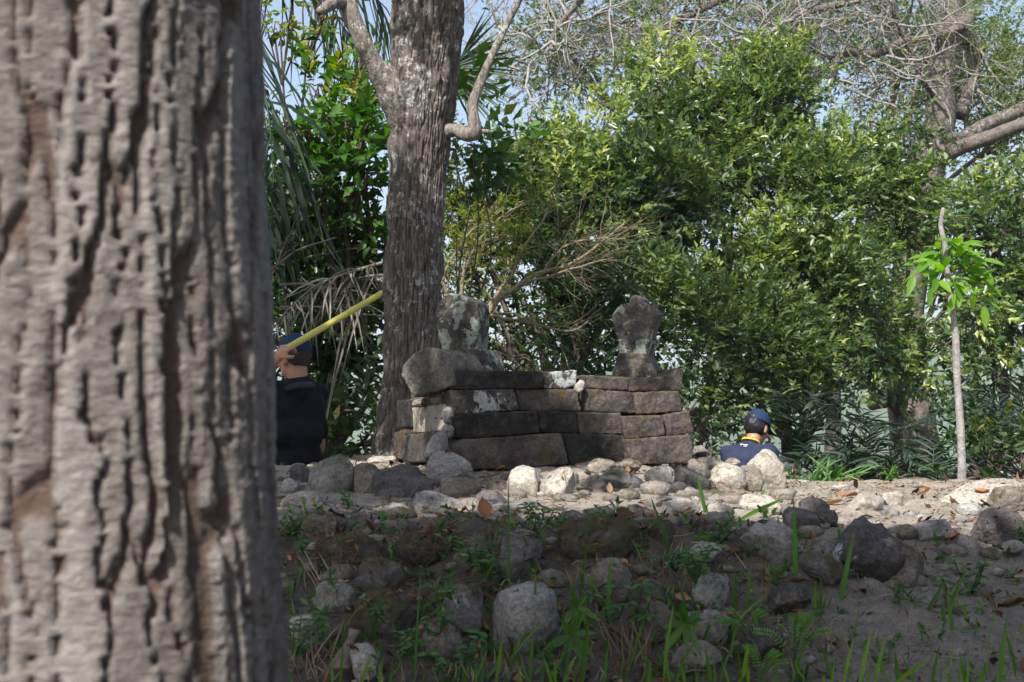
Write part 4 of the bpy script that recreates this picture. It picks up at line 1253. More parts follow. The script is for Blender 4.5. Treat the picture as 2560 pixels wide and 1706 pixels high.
# ---- the big bare-branched tree at the upper right
rngR = np.random.default_rng(61)
rr_ = empty('bare_branched_tree', (*P(2290, 1150, 18.5)[:2], float(H0(5.0, 18.5))), 'huge spreading tree with thick pale limbs and bare twigs at upper right', 'tree')
rl = np.array(rr_.location)
def rlimb(name, pts, seed, ns=14):
    return limb(name, [(a, b, c, w * .86) for (a, b, c, w) in pts], rr_, M['bark_rain'], ns=ns, n=36, amp=.035, seed=seed)
rlimb('trunk', [(2300,1250,18.5,190),(2285,1100,18.5,140),(2270,960,18.5,125),(2262,800,18.5,110),(2290,600,18.6,100),(2325,420,18.7,92),(2350,300,18.8,86),(2352,180,18.9,76),(2375,60,19,66),(2392,-60,19,58),(2400,-250,19,46)], 2, 20)
RL = [
 [(2400,40,19,34),(2420,50,18.9,30),(2352,89,18.7,24),(2252,106,18.5,24),(2196,134,18.4,26),(2107,134,18.2,24),(2086,184,18.1,18),(2075,215,18.1,12)],
 [(2340,400,18.6,60),(2400,370,18.4,46),(2470,345,18.2,42),(2560,310,18,40),(2680,270,17.8,34)],
 [(2345,340,18.6,56),(2397,352,18.7,46),(2460,315,18.8,42),(2553,273,18.9,38),(2660,200,19,30)],
 [(2370,100,19,52),(2420,90,19.2,40),(2441,130,19.3,34),(2430,200,19.3,30),(2400,290,19,36)],
 [(2420,-80,19,40),(2280,-40,18.7,30),(2190,-10,18.5,26),(2096,12,18.3,22),(1985,45,18.1,20),(1968,92,18.1,16),(1962,130,18.1,10)],
 [(2400,-140,19,40),(2100,-90,18.5,30),(1900,-40,18.2,24),(1760,20,18,22),(1680,60,17.9,24),(1640,90,17.9,16)],
 [(2400,-180,19,40),(1900,-150,18.2,26),(1600,-90,17.9,20),(1480,-20,17.7,16),(1400,60,17.6,12),(1370,130,17.6,8)],
 [(2300,560,18.6,50),(2380,620,18.2,34),(2440,650,18,30),(2480,700,17.9,26)],
 [(2262,960,18.4,70),(2225,990,18.1,60),(2180,1010,17.8,40)],
 [(2350,250,18.8,40),(2300,180,18.6,22),(2240,40,18.5,18),(2230,-40,18.5,16)],
 [(1985,45,18.1,14),(1930,90,18,10),(1850,110,17.9,8)],
]
for k, pts in enumerate(RL):
    rlimb('limb', pts, 10 + k)
rc = Col(); rt = []
for k in (0, 3, 4, 5, 6, 9, 10):
    A = spline([P(a, b, c) for (a, b, c, w) in RL[k]], 40)
    for _ in range(23):
        i = rngR.integers(6, 39)
        grow(rngR, rc, A[i], rnd_dirs(rngR, 1)[0] + np.array([-.25, 0, -.1]), rngR.uniform(.45, 1.15), .020, 0, rt, 2, wob=.55, up=0.0, kids=(3, 5), ns=(5, 4, 3), spread=1.0, npts=6, shrink=.55)
for _ in range(105):
    q = P(1290 + 960 * rngR.random() ** 1.25, rngR.uniform(-120, 190), rngR.uniform(17, 19.4))
    grow(rngR, rc, q, rnd_dirs(rngR, 1)[0] + np.array([-.2, 0, -.3]), rngR.uniform(.6, 1.3), .016, 0, rt, 2, wob=.55, up=0.0, kids=(3, 5), ns=(5, 4, 3), spread=1.0, npts=6, shrink=.55)
obj('twigs', rc.mesh('twigs', rl), M['bark_twig'], rr_)
tp = np.array([t[0] for t in rt]); td = np.array([t[1] for t in rt])
pick = rngR.random(len(tp)) < .30
C, D, T = lobe_points(rngR, [(2540,110,18.5,80,130),(2480,60,18.8,60,70),(2560,200,19.6,40,60)], 20, .2, .45, 5, .2)
C = np.vstack([C, tp[pick]]); D = np.vstack([D, td[pick]])
obj('crown', leaf_mesh('crown', sprigs(rngR, C, D, 10, .16, .040, .014, .6, .5), loc=rl), M['leaf_feather'], rr_)

# ---- palms
def frond(name, pts, parent, n, llen, droop, mat, rng, side=1.0, messy=0.0, width=.035, rach=.012, taper=True, up=0.35, both=True, spread=.9):
    A = spline([P(*q) if len(q) == 3 else q for q in pts], 40) if not isinstance(pts, np.ndarray) else spline(pts, 40)
    pl = np.array(parent.location) if parent else np.zeros(3)
    T = norm(np.gradient(A, axis=0))
    i = np.linspace(3, 39, n).astype(int)
    S = norm(np.cross(T[i], np.array([0, 0, 1.0])))
    Vs = Col()
    Vs.add(*tube(A, np.linspace(rach, rach * .3, 40), 5), a=.7)
    for sg in ((1, -1) if both else (1,)):
        D = norm(T[i] * (1 - spread * .4) + S * sg * side * spread + np.array([0, 0, up]) + rng.normal(size=(n, 3)) * (.14 + messy))
        t = np.linspace(0, 1, n)
        LL = llen * (0.55 + 0.9 * np.sin(np.clip(t * .9 + .12, 0, 1) * math.pi)) * rng.uniform(.8, 1.15, n) * .75
        Bend = np.array([0, 0, -1.0]) * droop * rng.uniform(.6 - messy, 1.3 + messy, (n, 1)) + rng.normal(size=(n, 3)) * (.06 + messy * .5)
        N = norm(np.cross(D, T[i]) * sg + rng.normal(size=(n, 3)) * .3)
        V, F, a = blades(A[i], D, Bend, N, LL, width, PALM, rng.random(n), .25)
        Vs.add(V, F, a)
    return obj(name, Vs.mesh(name, pl), M[mat], parent)
rngP = np.random.default_rng(71)
pr = empty('palm', (*P(560, 900, 11.8)[:2], float(H0(-2.3, 11.8))), 'dark palm with long hanging leaflets beside the foreground trunk', 'palm')
pb = np.array(pr.location)
pc = Col(); ptop = P(540, -40, 11.8)
pc.add(*tube(spline([pb - [0, 0, .2], (pb + ptop) / 2, ptop], 20), np.linspace(.17, .12, 20), 12))
obj('trunk', pc.mesh('trunk', pb), M['bark_dark'], pr)
for pts in ([(560,0,11.8),(630,120,10.4),(670,280,10.0),(685,470,9.9)], [(550,60,11.8),(610,240,10.4),(645,420,10.2),(660,600,10.1)],
            [(560,-80,11.8),(700,-110,12.2),(820,0,12.3),(890,150,12.4)], [(560,-90,11.8),(760,-160,12.2),(920,-40,12.3),(985,110,12.4)]):
    frond('frond', pts, pr, 18, .62, 1.15, 'leaf_palm', rngP, width=.034, up=-.25, messy=.12)
frond('frond', [(560,-100,11.8),(800,-190,11.4),(1040,30,11.0),(1130,190,10.7),(1165,235,10.6)], pr, 30, .3, .1, 'leaf_palm', rngP, width=.02, up=0)
# stiff fan of leaflets right of the trunk, part of another frond
fan = empty('palm_frond', P(1080, 260, 10.6), 'fan of stiff palm leaflets spreading right of the grey trunk', 'palm frond')
fl = np.array(fan.location)
fc = Col()
fc.add(*tube(spline([P(1075,270,10.6), P(1120,190,10.6), P(1150,150,10.6)], 12), np.linspace(.012, .006, 12), 6), a=.6)
nF = 46
ang = np.linspace(-1.05, 1.15, nF) + rngP.normal(size=nF) * .03
org = np.array([P(1120 + 30 * k / nF, 190 - 40 * k / nF, 10.6) for k in range(nF)])
Df = np.stack([np.cos(ang), rngP.normal(size=nF) * .25, np.sin(ang)], -1)
V, F, a = blades(org, norm(Df), np.tile([0, 0, -.06], (nF, 1)), np.tile([0, -1.0, .3], (nF, 1)) + rngP.normal(size=(nF, 3)) * .3, rngP.uniform(.36, .56, nF), .019, PALM, rngP.uniform(.5, 1, nF), .3)
fc.add(V, F, a)
obj('leaflets', fc.mesh('leaflets', fl), M['leaf_palm'], fan)
# dead frond drooping above the man
dead = empty('dead_palm_frond', P(945, 640, 9.4), 'bleached dead palm frond drooping above the yellow pole', 'palm frond')
frond('leaflets', [(965,655,9.5),(905,672,9.4),(850,690,9.35),(790,715,9.3),(730,765,9.25),(690,810,9.2)], dead, 34, .26, .8, 'leaf_palm_dead', rngP, width=.013, up=-.05, messy=.45)
frond('leaflets', [(980,690,9.5),(930,690,9.4),(880,705,9.4),(850,740,9.35)], dead, 9, .44, 1.3, 'leaf_palm_dead', rngP, width=.016, up=-.5, messy=.2)
rngT = np.random.default_rng(73)
dk = empty('dry_branches', P(700, 900, 10.2), 'tangle of thin dry branches left of the grey trunk', 'branches')
dc = Col(); tt = []
for _ in range(8):
    q = P(rngT.uniform(640, 760), rngT.uniform(640, 880), rngT.uniform(9.8, 10.8))
    grow(rngT, dc, q, np.array([rngT.normal() * .6 + .2, 0, rngT.uniform(.1, 1)]), rngT.uniform(.5, 1.0), .011, 0, tt, 2, wob=.4, up=-.1, kids=(2, 4), ns=(5, 4, 3), npts=6)
obj('twigs', dc.mesh('twigs', np.array(dk.location)), M['bark_rain'], dk)

# young palms and strap-leaved plants behind the path
for k, (px, py, d, n, ln, lab) in enumerate([
 (2190,1200,10.3,11,.62,'young palm behind the brown pyramid-shaped stone'), (2330,1190,11.0,12,.7,'young palm left of the sapling'),
 (2450,1150,11.4,12,.75,'young palm right of the sapling'), (2540,1090,12.2,13,.9,'tall young palm at the right picture edge'),
 (2080,1190,10.6,11,.6,'young palm right of the seated person'), (2000,1090,12.0,10,.7,'young palm above the hand of the seated person'), (2150,1120,11.8,10,.6,'young palm in deep shade left of the big trunk')]):
    rg = np.random.default_rng(300 + k)
    base = P(px, py + 60, d)
    base[2] = float(H0(base[0], base[1])) if py > 1150 else base[2]
    yp = empty('young_palm', base, lab, 'palm', 'young palms behind the path')
    for j in range(n):
        a = j * 2.4 + rg.random()
        h = np.array([math.cos(a), math.sin(a) * .8, 0])
        e = rg.uniform(.5, 1.25)
        pts = np.array([base, base + h * ln * .3 * math.cos(e) + [0, 0, ln * .55 * math.sin(e)], base + h * ln * .75 * math.cos(e) + [0, 0, ln * .85 * math.sin(e)], base + h * ln * 1.15 * math.cos(e) + [0, 0, ln * .75 * math.sin(e)]])
        frond('frond', pts, yp, 16, .21, .25, 'leaf_palm', rg, width=.020, rach=.006, up=.1)  # dark leaflet colour stands in for the understory shade
sc2 = Col(); rg = np.random.default_rng(81)
sp = empty('strap_leaf_plant', P(2050, 1190, 9.9), 'bright strap-leaved plant right of the hand of the seated person', 'plant')
n = 46
B = np.array(sp.location) + rg.normal(size=(n, 3)) * np.array([.09, .08, .01]) + np.array([.02, 0, -.1])
D = norm(np.stack([rg.normal(size=n) * .5, rg.normal(size=n) * .4, np.ones(n)], -1))
V, F, a = blades(B, D, D * np.array([1, 1, 0]) * .5 + np.array([0, 0, -.3]), norm(-D * np.array([1, 1, 0]) + [0, -.3, .2]), rg.uniform(.18, .38, n), .018, GRASS, rg.random(n), .3)
sc2.add(V, F, a)
obj('leaves', sc2.mesh('leaves', np.array(sp.location)), M['weed'], sp)  # darker leaf colour paints in the shade of the undergrowth

# ---- sapling with bright new leaves
sd = 8.75
sap = empty('sapling', P(2405, 1215, sd), 'thin pale sapling with a tuft of bright green leaves behind the long boulder', 'sapling')
limb('trunk', [(2406,1225,sd,24),(2404,1150,sd,20),(2400,1050,sd,19),(2392,930,sd,19),(2388,830,sd,17),(2376,740,sd,16),(2366,660,sd,13),(2362,610,sd,12),(2352,565,sd,13),(2358,520,sd,9)], sap, M['bark_twig'], ns=10, n=60, amp=.06, seed=9, extra=[[(2360,590,sd,6),(2354,560,sd,6),(2352,530,sd,4)]])
sl_ = np.array(sap.location)
lc_ = Col(); rg = np.random.default_rng(83)
for (tx, ty, bx, by) in [(2285,690,2366,660),(2300,660,2366,650),(2320,640,2366,645),(2400,612,2366,650),(2430,640,2368,655),(2450,650,2370,660),(2470,680,2372,668),(2478,715,2374,690),(2450,740,2374,700),(2400,755,2374,705),(2330,720,2372,690),(2340,655,2366,655),(2420,690,2370,670),(2440,665,2370,660),(2412,625,2368,640),(2310,700,2370,680),(2390,735,2374,700),(2460,765,2376,715),(2345,700,2372,690)]:
    b0, t0 = P(bx, by, sd), P(tx, ty, sd + rg.normal() * .12)
    mid = (b0 + t0) / 2 + np.array([0, 0, .05])
    A = spline([b0, mid, t0], 8)
    lc_.add(*tube(A, .0025, 4), a=.3)
    for s in (.55, .8, 1.0):
        i = min(int(s * 7), 7)
        for sg in ((1, -1) if s < 1 else (0,)):
            d0 = norm(A[i] - A[i - 1] + np.array([0, sg * .8, -.1]) * 1 * np.linalg.norm(A[i] - A[i - 1]) + np.array([rg.normal(), rg.normal(), rg.normal()]) * .02)
            V, F, a = blades([A[i]], [d0], [[0, 0, -.16]], [norm(np.array([rg.normal() * .3, -.5, 1]))], rg.uniform(.105, .15), .052, BROAD, rg.random(), .15)
            lc_.add(V, F, a)
obj('leaves', lc_.mesh('leaves', sl_), M['leaf_bright'], sap)
# ------------------------------------------------------------------ people
def capsule(p0, r0, p1, r1, ns=14):
    p0, p1 = np.asarray(p0, float), np.asarray(p1, float)
    d = p1 - p0
    L = np.linalg.norm(d)
    d = d / max(L, 1e-6)
    t = np.linspace(0, math.pi / 2, 6)[1:]
    path, rad = [], []
    for a in t[::-1]:
        path.append(p0 - d * r0 * math.sin(a)); rad.append(max(r0 * math.cos(a), 1e-4))
    for s in np.linspace(0, 1, 6):
        path.append(p0 + d * L * s); rad.append(r0 + (r1 - r0) * s)
    for a in t:
        path.append(p1 + d * r1 * math.sin(a)); rad.append(max(r1 * math.cos(a), 1e-4))
    return tube(np.array(path), np.array(rad), ns)

def ellip(c, r, R=np.eye(3), sub=4):
    V, F = ICO[sub]
    return (V * np.asarray(r)) @ R.T + np.asarray(c), F

def frame(f, upv=(0, 0, 1)):
    f = norm(np.asarray(f, float))
    l = norm(np.cross(np.asarray(upv, float), f))
    u = np.cross(f, l)
    return f, l, u               # forward, left, up

def hand_caps(c, wrist, fdir, ndir, curl, scale=1.0, thumb=1):
    """palm + five curled fingers as capsules. fdir: knuckle direction, ndir: palm normal (fingers curl towards it)"""
    f = norm(fdir); n = norm(ndir - f * np.dot(ndir, f)); s = np.cross(f, n)
    out = [capsule(wrist, .024 * scale, c, .030 * scale)]
    for k, (o, ln) in enumerate(((-.032, .068), (-.011, .078), (.011, .073), (.031, .058))):
        p = c + f * .035 * scale + s * o * scale
        out.append(capsule(c + s * o * .7 * scale, .016 * scale, p, .0105 * scale))
        a = 0
        for seg in (.45, .32, .23):
            a += curl
            q = p + (f * math.cos(a) + n * math.sin(a)) * ln * seg * scale
            out.append(capsule(p, .0098 * scale, q, .0088 * scale, 8))
            p = q
    p = c - f * .015 * scale - s * .030 * scale * thumb
    q = p + (f * .5 - s * .6 * thumb + n * .5) * .038 * scale
    out.append(capsule(p, .014 * scale, q, .011 * scale))
    out.append(capsule(q, .011 * scale, q + (f * .6 + n * .7) * .032 * scale, .009 * scale))
    return out

def fuse(name, shapes, voxel, m, parent, smooth=5, amp=0.0, seed=1, scale=12):
    c = Col()
    for V, F in shapes:
        c.add(V, F)
    me = remeshed(np.concatenate(c.V), [np.concatenate(f) for f in c.F.values() if f], voxel, smooth)
    if amp:
        roughen(me, amp, scale, seed)
    pl = np.array(parent.location)
    V, _ = mesh_arrays(me)
    me.vertices.foreach_set('co', (V - pl).astype(np.float32).ravel())
    me.update()
    me.name = name
    return obj(name, me, m, parent)

def head_shapes(hc, f, l, u):
    R = np.stack([f, l, u], 1)
    s = [ellip(hc + u * .02 - f * .012, (.096, .076, .096), R), ellip(hc - u * .045 + f * .022, (.066, .058, .068), R),
         ellip(hc - u * .092 + f * .052, (.028, .030, .022), R), capsule(hc + u * .012 + f * .086, .010, hc - u * .022 + f * .104, .015),
         ellip(hc - u * .058 + f * .085, (.012, .026, .010), R), ellip(hc + u * .028 + f * .080, (.014, .052, .012), R)]
    for sg in (1, -1):
        s.append(ellip(hc + l * sg * .078 - f * .006 - u * .008, (.020, .009, .032), R))
        s.append(ellip(hc + l * sg * .046 - u * .02 + f * .068, (.020, .018, .018), R))
    return s

def cap_mesh(root, hc, f, l, u, m, tiltback=0.0, opening=True):
    """baseball cap: crown shell with rim thickness, brim"""
    R = np.stack([f, l, u], 1)
    V, F = ICO[4]
    c0 = hc + u * .030 - f * .010
    out = []
    keep = V[:, 2] > -0.20 - 0.0 * V[:, 0]
    outer = V * np.array([.108, .089, .108])
    base = [ellip(c0, (.108, .089, .108), R)]
    # crown: dome cut below the rim plane by flattening the bottom
    P0 = V * np.array([.108, .090, .106])
    low = P0[:, 2] < -.004
    P0[low, 2] = -.004 + (P0[low, 2] + .004) * .05
    nf = norm(V)
    o = None
    Vw = P0 @ R.T + c0
    pl = np.array(root.location)
    cm = np_mesh('cap', Vw - pl, F)
    o = obj('cap', cm, m, root)
    # brim: curved tongue in front
    k, rws = 15, 6
    pts = []
    for i in range(rws):
        t = i / (rws - 1)
        for j in range(k):
            a = (j / (k - 1) - .5) * 2.2
            x = .098 * math.cos(a) + t * .075 * math.cos(a * .8)
            y = .086 * math.sin(a) * (1 + .06 * t)
            z = .002 - t * .018 - (y / .09) ** 2 * .016
            pts.append(c0 + f * x + l * y + u * z)
    pts = np.array(pts)
    i = (np.arange(rws - 1)[:, None] * k + np.arange(k - 1)[None]).ravel()
    Fq = np.stack([i, i + 1, i + k + 1, i + k], -1)
    nB = len(pts)
    V2 = np.vstack([pts, pts - u * .004])
    F2 = np.vstack([Fq, Fq[:, ::-1] + nB])
    rim = [(j, j + 1) for j in range((rws - 1) * k, rws * k - 1)]
    F2 = np.vstack([F2, [[a, b, b + nB, a + nB] for a, b in rim]])
    b = obj('brim', np_mesh('brim', V2, F2), m, o)
    b.location = -pl
    bt = obj('button', np_mesh('button', ellip(c0 + u * .106, (.008, .008, .005), R, 2)[0] - pl, ICO[2][1]), m, o)
    return o

# ---- man with the yellow pole, seen from behind
h1 = P(735, 899, 8.2)
f1, l1, u1 = frame((-.76, .65, -.10))
g1 = float(H0(-1.3, 8.25))
p1 = empty('person', (h1[0] - .01, 8.25, g1), 'person in navy cap and black shirt, seen from behind, holding up a yellow pole', 'person')
fb, lb, ub = frame((-.76, .65, 0))
neck1 = h1 - u1 * .125 - fb * .03
chest = np.array([h1[0] - .025, 8.25, h1[2] - .30]); pel = np.array([chest[0] + .0, 8.27, chest[2] - .36])
shL = chest + lb * .185 + ub * .105; shR = chest - lb * .185 + ub * .10
elL = P(618, 990, 7.98); haL = P(703, 884, 7.98)
elR = shR - ub * .29 + fb * .02 - lb * .04; wrR = elR + fb * .22 - ub * .08 + lb * .05
hipL, hipR = pel + lb * .09 - ub * .06, pel - lb * .09 - ub * .06
ftL = np.array([*(hipL + fb * .06)[:2], g1 + .07]); ftR = np.array([*(hipR - fb * .05)[:2], g1 + .07])
knL = (hipL + ftL) / 2 + fb * .03; knR = (hipR + ftR) / 2 + fb * .02
torso = lambda g: [capsule(chest - lb * .10 + ub * .04, .105 + g, chest + lb * .10 + ub * .04, .105 + g), capsule(chest - ub * .1 - lb * .07, .115 + g, chest - ub * .1 + lb * .07, .115 + g),
                   capsule(pel + ub * .12 - lb * .06, .105 + g, pel + ub * .12 + lb * .06, .105 + g), capsule(pel - lb * .06, .12 + g, pel + lb * .06, .12 + g), capsule(shL, .058 + g, shR, .058 + g), capsule(chest + ub * .08, .08 + g, neck1 - ub * .03, .062 + g)]
pole_a, pole_b = P(690, 888, 7.97), P(952, 735, 8.35)
pdir = norm(pole_b - pole_a)
hand = hand_caps(haL, haL + norm(elL - haL) * .07, norm(np.array([.5, .2, .8])), norm(pdir * .2 + np.array([.5, .75, -.25])), .75, 1.0, 1)
body = head_shapes(h1, f1, l1, u1) + [capsule(h1 - u1 * .05 - f1 * .02, .058, neck1 - ub * .05, .054)] + torso(-.012) + [
    capsule(shL, .05, elL, .042), capsule(elL, .041, haL + norm(elL - haL) * .06, .026), capsule(shR, .05, elR, .042), capsule(elR, .04, wrR, .027)] + hand + hand_caps(wrR + fb * .06, wrR, fb, -ub, .3) + [
    capsule(hipL, .082, knL, .058), capsule(knL, .056, ftL, .036), capsule(hipR, .082, knR, .058), capsule(knR, .056, ftR, .036), capsule(ftL - ub * .03 - fb * .03, .038, ftL - ub * .035 + fb * .15, .03), capsule(ftR - ub * .03 - fb * .03, .038, ftR - ub * .035 + fb * .15, .03)]
fuse('body', body, .008, M['skin'], p1, 3)
shirt = fuse('shirt', torso(.019) + [capsule(shL, .070, shL * .3 + elL * .7, .058), capsule(shR, .066, shR * .3 + elR * .7, .058)], .012, M['shirt_black'], p1, 4, .009, 3, 8)
col_ = fuse('collar', [tube(np.array([neck1 - ub * .040 + (fb * math.cos(a) * .070 + lb * math.sin(a) * .076) - ub * .022 * math.cos(a) for a in np.linspace(0, 2 * math.pi, 33)]), .021, 8)], .008, M['collar'], p1, 3)
fuse('trousers', [capsule(pel - lb * .07 - ub * .03, .122, pel + lb * .07 - ub * .03, .122), capsule(hipL, .098, knL, .075), capsule(knL, .075, ftL + ub * .03, .062), capsule(hipR, .098, knR, .075), capsule(knR, .075, ftR + ub * .03, .062)], .014, M['trousers'], p1, 4, .005, 7)
for ft in (ftL, ftR):
    fuse('shoe', [capsule(ft - ub * .028 - fb * .035, .046, ft - ub * .034 + fb * .16, .038)], .012, M['shoe'], p1, 3)
R1 = np.stack([f1, l1, u1], 1)
fuse('hair', [ellip(h1 + u1 * .022 - f1 * .020, (.095, .080, .086), R1), ellip(h1 - u1 * .022 - f1 * .042, (.054, .064, .036), R1)], .008, M['hair_short'], p1, 2, .002, 5, 60)
cap_mesh(p1, h1 + u1 * .008, f1, l1, u1, M['cap'])
# the pole
pp = Col()
A = np.linspace(pole_a, pole_b, 40)
tn = np.linspace(0, 1, 40)
rad = .0192 - .002 * tn + .0022 * (np.exp(-((tn - .34) / .02) ** 2) + np.exp(-((tn - .72) / .02) ** 2))
V, F = tube(A, rad, 18)
# slanted cut at the far end
end = V[39 * 18:40 * 18]
cut = (end - pole_b) @ np.array([0, 0, 1.0])
V[39 * 18:40 * 18] += pdir * cut[:, None] * 0.9
pole = empty('pole', pole_a, 'yellow pole with a slanted cut end held up beside the cap', 'pole')
pp.add(V[:-2], [F[0]])
obj('shaft', pp.mesh('shaft', pole_a), M['pole'], pole)
ec = Col()
ring = V[39 * 18:40 * 18]
ec.add(np.vstack([ring, ring.mean(0)]), np.array([[j, (j + 1) % 18, 18] for j in range(18)]))
obj('cut_end', ec.mesh('cut_end', pole_a), M['pole_end'], pole)
ec2 = Col(); ring = V[0:18]
ec2.add(np.vstack([ring, ring.mean(0)]), np.array([[(j + 1) % 18, j, 18] for j in range(18)]))
obj('cut_end', ec2.mesh('cut_end', pole_a), M['pole_end'], pole)

# ---- seated person at the right, looking down at a device
h2 = P(1893, 1073, 10.8)
f2, l2, u2 = frame((.62, .72, -.42))
fb2, lb2, ub2 = frame((.62, .78, 0))
gx2, gy2 = h2[0] - .13, 10.85
g2 = float(H0(gx2, gy2))
p2 = empty('person', (gx2, gy2, g2), 'seated person in navy cap and navy T-shirt with yellow lanyard, behind the biggest boulder', 'person')
neck2 = h2 - u2 * .115 - f2 * .045
chest2 = np.array([h2[0] - .075, 10.74, h2[2] - .272]); pel2 = np.array([gx2 - .02, 10.72, g2 + .16])
shR2 = chest2 - lb2 * .17 + ub2 * .105; shL2 = chest2 + lb2 * .17 + ub2 * .105
elR2 = P(1938, 1205, 10.55); haR2 = P(1962, 1186, 10.62)
elL2 = shL2 - ub2 * .26 + fb2 * .10; wrL2 = elL2 + fb2 * .22 - lb2 * .08 + ub2 * .02
knR2 = pel2 + fb2 * .40 - lb2 * .12 + ub2 * .24; knL2 = pel2 + fb2 * .42 + lb2 * .14 + ub2 * .22
ftR2 = np.array([*(knR2 + fb2 * .12)[:2], g2 + .05]); ftL2 = np.array([*(knL2 + fb2 * .12)[:2], g2 + .05])
torso2 = lambda g: [capsule(chest2 - lb2 * .09 + ub2 * .03, .100 + g, chest2 + lb2 * .09 + ub2 * .03, .100 + g), capsule(chest2 - ub2 * .1 - lb2 * .07, .108 + g, chest2 - ub2 * .1 + lb2 * .07, .108 + g),
                    capsule((chest2 + pel2) / 2 - lb2 * .06, .108 + g, (chest2 + pel2) / 2 + lb2 * .06, .108 + g), capsule(pel2 - lb2 * .07, .12 + g, pel2 + lb2 * .07, .12 + g), capsule(shL2, .052 + g, shR2, .052 + g), capsule(chest2 + ub2 * .07, .075 + g, neck2 - ub2 * .035, .056 + g)]
hand2 = hand_caps(haR2, haR2 + norm(elR2 - haR2) * .07, norm(np.array([.85, .25, .15])), np.array([.1, .2, 1.0]), .55, 1.0, 1)
body2 = head_shapes(h2, f2, l2, u2) + [capsule(h2 - u2 * .05 - f2 * .02, .053, neck2 - ub2 * .05, .052)] + torso2(-.012) + [
    capsule(shR2, .047, elR2, .040), capsule(elR2, .039, haR2 + norm(elR2 - haR2) * .06, .025), capsule(shL2, .047, elL2, .04), capsule(elL2, .039, wrL2, .026)] + hand2 + hand_caps(wrL2 + fb2 * .06, wrL2, fb2, ub2, .35) + [
    capsule(pel2 - lb2 * .09, .085, knR2, .058), capsule(knR2, .056, ftR2, .036), capsule(pel2 + lb2 * .09, .085, knL2, .058), capsule(knL2, .056, ftL2, .036)]
fuse('body', body2, .008, M['skin'], p2, 3)
tee = fuse('shirt', torso2(.012) + [capsule(shL2, .062, shL2 * .4 + elL2 * .6, .056), capsule(shR2, .062, shR2 * .4 + elR2 * .6, .056)], .011, M['shirt_navy'], p2, 3, .012, 13, 8)
fuse('trousers', [capsule(pel2 - lb2 * .08, .128, pel2 + lb2 * .08, .128), capsule(pel2 - lb2 * .09, .1, knR2, .074), capsule(knR2, .074, ftR2 + ub2 * .03, .06), capsule(pel2 + lb2 * .09, .1, knL2, .074), capsule(knL2, .074, ftL2 + ub2 * .03, .06)], .014, M['trousers'], p2, 4, .005, 7)
for ft in (ftR2, ftL2):
    fuse('shoe', [capsule(ft - fb2 * .03, .045, ft + fb2 * .15 - ub2 * .005, .038)], .012, M['shoe'], p2, 3)
R2 = np.stack([f2, l2, u2], 1)
fuse('hair', [ellip(h2 + u2 * .012 - f2 * .024, (.098, .083, .090), R2), ellip(h2 - u2 * .026 - f2 * .050, (.048, .062, .040), R2)], .008, M['hair'], p2, 2, .004, 5, 40)
cap2 = cap_mesh(p2, h2 + u2 * .012, f2, l2, u2, M['cap'])
# open arch at the back of the cap where hair shows
arch = ellip(h2 + u2 * .055 - f2 * .098, (.022, .040, .030), R2, 3)
ar = obj('back_opening', np_mesh('back_opening', arch[0] - np.array(p2.location), arch[1]), M['hair'], cap2)
# lanyard: flat band round the neck
th = np.linspace(0, 2 * math.pi, 40, endpoint=False)
ctr = neck2 - ub2 * .004
ring = lambda r, dz: ctr + np.outer(np.cos(th) * r * .98, fb2) + np.outer(np.sin(th) * r * 1.04, lb2) + np.outer(dz - .030 * np.cos(th), ub2)
V = np.vstack([ring(.0625, .004), ring(.067, -.009), ring(.069, -.009), ring(.0645, .004)])
j = np.arange(40); j2 = (j + 1) % 40
Fq = np.concatenate([np.stack([a * 40 + j, a * 40 + j2, ((a + 1) % 4) * 40 + j2, ((a + 1) % 4) * 40 + j], -1) for a in range(4)])
obj('lanyard', np_mesh('lanyard', V - np.array(p2.location), Fq), M['lanyard'], p2)
# small white print on the back, shrink-wrapped onto the cloth
pm = Col()
def strip(q, w):
    q = np.array(q, float)
    n = len(q)
    T = norm(np.gradient(np.c_[q, np.zeros(n)], axis=0))
    S = np.stack([-T[:, 1], T[:, 0]], -1)
    w = np.broadcast_to(w, (n,))[:, None]
    V2 = np.vstack([q + S * w, q - S * w])
    i = np.arange(n - 1)
    return V2, np.stack([i, i + 1, i + n + 1, i + n], -1)
marks = [strip([(1851.5,1102.5),(1854,1104),(1856.5,1102.8)], [1.0,1.7,.6]), strip([(1855.5,1103),(1856.2,1100.6),(1857.2,1099.2)], [.8,.6,.2]), strip([(1857.5,1103.2),(1860,1102.8),(1862.5,1104.2),(1866,1103.4),(1870,1104)], [.8,1.2,.8,1.1,.5]), strip([(1859,1107.2),(1864,1107.6),(1868,1107.4)], [.45,.5,.4])]
bpy.context.view_layer.update()
dg = bpy.context.evaluated_depsgraph_get()
from mathutils.bvhtree import BVHTree
tv, _ = mesh_arrays(tee.data)
bvh = BVHTree.FromPolygons([tuple(v + np.array(p2.location)) for v in tv], [tuple(p.vertices) for p in tee.data.polygons])
for V2, Fq in marks:
    W = []
    for (a, b) in V2:
        b = b + 9
        r = ray(a, b)
        hit = bvh.ray_cast(Vector((0, 0, CAM_Z)), Vector(r).normalized())
        W.append(np.array(hit[0]) + np.array(hit[1]) * .004 if hit[0] is not None else P(a, b, 10.6))
    pm.add(np.array(W), Fq)
obj('shirt_print', pm.mesh('shirt_print', np.array(p2.location)), M['print'], p2)['label'] = 'small white emblem and lettering on the back of the shirt'
